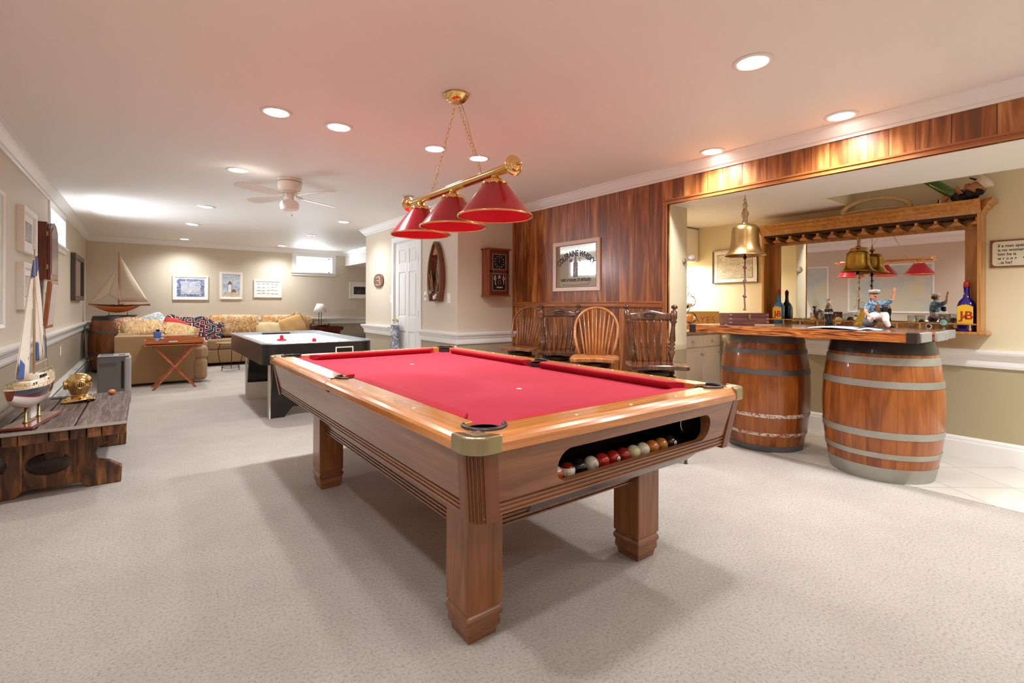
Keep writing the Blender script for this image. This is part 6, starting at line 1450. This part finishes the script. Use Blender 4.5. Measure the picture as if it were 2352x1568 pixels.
for k in range(34):
    a = R(18+k*144/33); x, z = .218*math.cos(a), .018+.095*math.sin(a); mb.lathe([(.006, 0), (.0, -.016)], (x, -.022, z+.006), 6)
mb.make('teeth', mat('tooth_ivory', 'e2cfa6', .3), jw)
# captain drinking from a green bottle
cpn = thing('captain_bust', 'bearded sea captain bust in white cap on the oak cabinet, tilting its head back', 'figurine', (4.95, .86, ZC), -90)
def remesh(o, v=.004, it=4):
    q = o.modifiers.new('r', 'REMESH'); q.mode = 'VOXEL'; q.voxel_size = v; q.use_smooth_shade = True; q = o.modifiers.new('s', 'SMOOTH'); q.iterations = it; return o
o = MB().ball((.055, 0, .095), .052, (1.05, .85, .95)).ball((.005, -.005, .118), .018, (1.2, .8, .8)).ball((.02, -.005, .10), .035, (1, .9, 1)).tube([(-.145, -.01, .01), (-.12, -.02, .045), (-.075, -.02, .075)], [.024, .022, .016], 10).ball((-.065, -.02, .082), .022, (1, .8, 1)).ball((-.012, -.01, .088), .016, (1.3, .8, .8)).make('head_and_arm', mat('ruddy_skin', 'b4764c', .5), cpn); remesh(o)
for k in range(4): MB().tube([(-.072+.008*k, -.035, .095-.012*k), (-.052+.008*k, -.045, .108-.013*k), (-.035+.006*k, -.038, .102-.012*k)], .0065, 8).make('finger', mat('ruddy_skin', 'b4764c'), cpn)
MB().tube([(-.075, -.02, .09), (-.06, -.01, .115), (-.045, -.005, .118)], .007, 8).make('thumb', mat('ruddy_skin', 'b4764c'), cpn)
mb = MB(); rr = random.Random(9)
for k in range(70):
    t = rr.random(); mb.ball((-.075+.165*t+rr.uniform(-.01, .01), rr.uniform(-.035, .03), .030+.040*t+rr.uniform(-.022, .030)), rr.uniform(.014, .024), (1, 1, .9), 10, 6)
remesh(mb.make('beard', mat('beard_black', '1e1512', .6), cpn), .005, 2)
mb = MB(); mb.tube([(-.02, -.03, .082), (-.045, -.02, .072), (-.035, -.0, .07)], [.014, .010, .006], 8); mb.make('moustache', mat('beard_black', '1e1512'), cpn)
mb = MB(); mb.M = Matrix.Translation((.085, 0, .125)) @ Matrix.Rotation(R(52), 4, 'Y'); mb.lathe([(0, -.01), (.050, -.01), (.050, .008), (.060, .022), (.056, .036), (.03, .046), (0, .048)], seg=28); mb.make('cap', mat('cap_cream', 'd8cbb2', .6), cpn)
mb = MB(); mb.M = Matrix.Translation((.066, -.0, .135)) @ Matrix.Rotation(R(30), 4, 'Y'); mb.ball((-.03, 0, .012), .04, (1, .95, .18)); mb.make('cap_peak', M_black, cpn)
MB().ball((.058, -.046, .10), .006, (1, .5, 1.4)).make('ear', mat('ruddy_skin', 'b4764c'), cpn); MB().ball((.018, -.034, .128), .0045).make('eye', M_black, cpn); MB().ball((-.002, -.004, .132), .009, (1.2, .8, .9)).make('nose', mat('ruddy_skin', 'b4764c'), cpn)
MB().tube(circ((-.148, -.01, .012), .028, 16, 'x'), .006, 6, closed=True).make('cuff', mat('cuff_white', 'e4dccb', .6), cpn); MB().tube(circ((-.158, -.01, .01), .030, 16, 'x'), .005, 6, closed=True).make('sleeve', M_black, cpn)
gb = thing('green_bottle', 'green glass bottle leaning up out of the captain bust hand under the ceiling', 'bottle', (4.93, .93, 2.03))
mb = MB(); mb.M = Matrix.Rotation(R(-90), 4, 'Z') @ Matrix.Rotation(R(-47), 4, 'Y'); mb.lathe([(0, -.085), (.008, -.085), (.009, -.04), (.014, -.015), (.032, .005), (.036, .03), (.036, .22), (.03, .228), (0, .222)], seg=28)
mb.make('glass_body', mat('green_glass', '3c6a18', .06, coat=1, trans=.35), gb, split=60)
# sign
sg = thing('wall_sign', 'cream rectangular sign with black humorous lettering at the right edge of the bar wall', 'sign', (XM, .535, 1.57), -90)
MB().box(-.215, -.014, -.102, .215, 0, .102).make('backing', mat('sign_brown', '7c5036', .5), sg)
mb = MB(); mb.at((0, -.014, 0), rx=90); mb.prism(rrect(-.203, -.09, .203, .09, .02, 4), 0, .002); mb.make('face', mat('sign_cream', 'd8cfb8', .6), sg)
mb = MB()
for i, (t, sx) in enumerate((('If a man speaks', 1), ('is no woman to', 1), ('him he is', 1), ('w r o n g', 1), ('...is he?', 1))): text_into(mb, t, .030, lambda x, z, i=i: (x-.175, -.0166, .048-i*.031+z), align='LEFT', bold=.0006, sx=.9)
mb.make('lettering', mat('sign_ink', '241f1c', .6), sg)
MB().box(-.02, -.0172, -.075, .03, -.016, -.01).at((.0, 0, 0)).make('quill_print', mat('sign_ink', '241f1c'), sg) if 0 else None
mb = MB(); mb.at((0, -.0164, 0), rx=90); mb.prism([(-.045, -.035), (.0, -.06), (.06, -.085), (.10, -.085), (.11, -.02), (.04, -.012), (-.02, -.012)], 0, .001); mb.prism([(-.03, -.01), (.03, .04), (.035, .03), (-.01, -.012)], 0, .001); mb.make('hand_print', mat('sign_ink', '241f1c'), sg)
# bar picture
picture('framed_photo', 'thin-framed grey aerial photograph behind the big bronze bell', .50, .37, (XM, 2.74, 1.60), -90, ramp_mat('aerial_photo', [(.38, 'b0aa9c'), (.5, 'ccc5b6'), (.62, 'e4ded0')], scale=(1, 1, 3), nscale=14, detail=8, rough=.15, coat=.6), .014, .022, frame=mat('frame_pewter', '8c8272', .3, metal=.7), matw=.045)
# cabinets ------------------------------------------------------------------------
M_cab = mat('cabinet_white', 'ece6da', .35, coat=.15)
def cabinet_door(mb, x0, z0, x1, z1, y, arch=False):
    mb.box(x0, y-.018, z0, x1, y, z1)
    f = .05; ix0, iz0, ix1, iz1 = x0+f, z0+f, x1-f, z1-f
    mb.at((0, y-.018, 0), rx=90)
    P = [(ix0, iz0), (ix1, iz0), (ix1, iz1-(.04 if arch else 0))]+([((ix0+ix1)/2+(ix1-ix0)/2*math.cos(R(a)), iz1-.04+.04*math.sin(R(a))) for a in range(15, 180, 15)] if arch else [])+[(ix0, iz1-(.04 if arch else 0))]
    mb.prism(P, 0, .004); cx, cz = (ix0+ix1)/2, (iz0+iz1)/2; mb.prism([(cx+(x-cx)*.82, cz+(z-cz)*.88) for x, z in P], .004, .010); mb.at()
xs = [XE+.004, 4.34, 4.74, 5.086]
uc = thing('upper_cabinet', 'white wall cabinet with arched raised-panel doors in the bar corner', 'cabinet', (0, 3.17, 0))
MB().box(xs[0], .02, 1.67, xs[-1], .298, 2.055).make('body', M_cab, uc); MB().box(xs[0], .0, 2.045, xs[-1], .018, 2.058).make('top_moulding', mat('cabinet_shadow_line', '8c8478', .5), uc)
for a, b in zip(xs, xs[1:]): mb = MB(); cabinet_door(mb, a+.002, 1.672, b-.002, 2.043, .019, True); mb.make('door', M_cab, uc, bev=.002)
bc = thing('base_cabinet', 'white base cabinets with drawers and silver knobs behind the left barrel', 'cabinet', (0, 2.90, 0))
MB().box(xs[0], .02, .09, xs[-1], .565, .872).box(xs[0], .06, 0, xs[-1], .5, .09).make('body', M_cab, bc)
for a, b in zip(xs, xs[1:]):
    mb = MB(); mb.box(a+.002, .001, .735, b-.002, .02, .862); dr_ = mb.make('drawer', M_cab, bc, bev=.004)
    mb = MB(); mb.at(((a+b)/2, .001, .795), rx=90); mb.lathe([(.006, 0), (.005, .012), (.013, .018), (.014, .024), (.008, .03), (0, .031)], seg=16); mb.make('knob', M_steel, dr_)
    mb = MB(); cabinet_door(mb, a+.002, .10, b-.002, .728, .02); dd = mb.make('door', M_cab, bc, bev=.002)
    mb = MB(); mb.at((b-.03, .001, .66), rx=90); mb.lathe([(.006, 0), (.005, .012), (.013, .018), (.014, .024), (.008, .03), (0, .031)], seg=16); mb.make('knob', M_steel, dd)
ctp = MB().box(xs[0], 2.875, .874, xs[-1], 3.466, .91).make('bar_worktop', mat('beige_laminate', '9c8468', .35, var=.1, vscale=40), bev=.004, label='beige laminate worktop on the white base cabinets in the bar corner', category='worktop')
MB().box(xs[0], 3.448, .911, xs[-1], 3.466, 1.0).make('backsplash', mat('splash_white', 'efece4', .4), ctp)
# under-cabinet strip light
uf = thing('under_cabinet_light', 'slim glowing white lamp strip under the upper bar cabinet', 'light', (4.75, 3.33, 1.668))
MB().box(-.25, -.03, -.025, .25, .03, 0).make('housing', M_white, uf); MB().box(-.24, -.025, -.028, .24, .025, -.025).make('lens', M_lens, uf)
l = bpy.data.lights.new('strip_glow', 'AREA'); l.shape = 'RECTANGLE'; l.size = .48; l.size_y = .05; l.energy = 16; l.color = (1, .95, .85); lo_ = bpy.data.objects.new('strip_glow', l); COL.objects.link(lo_); lo_.parent = uf; lo_.location = (0, 0, -.032)
# spot on the jamb
sp_ = thing('wall_spotlight', 'small white and silver swivel spotlight on the end of the bar partition', 'spotlight', (XE-.05, OY-.001, 1.575))
MB().at((0, 0, 0), rx=90).cyl((0, 0, 0), .022, .012, 20).make('base', M_steel, sp_); MB().tube([(0, -.01, 0), (.0, -.035, .0), (.015, -.045, .018)], .006, 8).make('arm', M_steel, sp_)
mb = MB(); mb.M = Matrix.Translation((.045, -.045, .028)) @ Matrix.Rotation(R(75), 4, 'Y'); mb.lathe([(0, -.035), (.016, -.033), (.022, -.015), (.030, .018), (.030, .024), (0, .018)], seg=20); mb.make('lamp_head', M_white, sp_)
# crate with burnt lettering
cr = thing('wooden_crate', 'pale plywood crate with burnt letters HAYES on the bar corner worktop', 'crate', (4.955, 3.06, .912), -52)
M_ply = mat('pale_plywood', 'c49a5c', .5, var=.12, vscale=12)
MB().box(-.18, -.07, 0, .18, -.058, .20).make('front_board', M_ply, cr, bev=.002); MB().box(-.18, .058, 0, .18, .07, .20).make('back_board', M_ply, cr, bev=.002)
for s in (-1, 1): MB().box(s*.174-.006, -.058, 0, s*.174+.006, .058, .20).make('end_board', M_ply, cr)
MB().box(-.168, -.058, 0, .168, .058, .01).make('bottom_board', M_ply, cr); 
mb = MB(); text_into(mb, 'HAYES', .105, lambda x, z: (x-.01, -.0712, .07+z), bold=-.002, sx=1.0); mb.make('burnt_lettering', mat('burnt_brown', '7a4a1c', .6), cr)
MB().box(.12, -.05, .18, .19, .0, .215).make('black_cap', M_black, cr) if 0 else None
# wire rack with shells
wr = thing('wire_shell_rack', 'rack of stacked black wire rings holding shells and small trinkets on the bar worktop', 'rack', (4.70, 3.08, .911), -50)
mb = MB()
for i, (x, z) in enumerate(((-.02, .42), (.045, .31), (-.015, .24), (.05, .13), (-.02, .08), (-.05, .33))): mb.tube(circ((x, .0, z), .058, 24, 'y'), .003, 6, closed=True); mb.tube(circ((x, .06, z), .058, 24, 'y'), .003, 6, closed=True)
mb.tube([(-.08, .0, 0), (-.08, 0, .45)], .003, 6); mb.tube([(.0, .06, 0), (0, .06, .45)], .003, 6); mb.tube([(.05, 0, 0), (.05, .0, .10)], .003, 6); mb.make('wire_rings', M_dark, wr)
for i, (x, z, c, r) in enumerate(((-.03, .40, 'e0b080', .034), (-.045, .33, '4a86b0', .022), (.03, .27, 'd8d0c4', .030), (.0, .25, '3a3230', .026), (.03, .13, 'd88a3a', .042), (.075, .125, 'e8d8cc', .024), (.0, .045, 'd08a64', .036), (.05, .03, 'efe6dc', .026))):
    mb = MB(); mb.ball((x, -.03, z), r, (1.15, .6, .9), 14, 9); mb.ball((x+.012, -.045, z+.005), r*.5, (1, .7, 1), 10, 7); mb.make('shell', mat('shell_'+c, c, .3, coat=.4), wr)
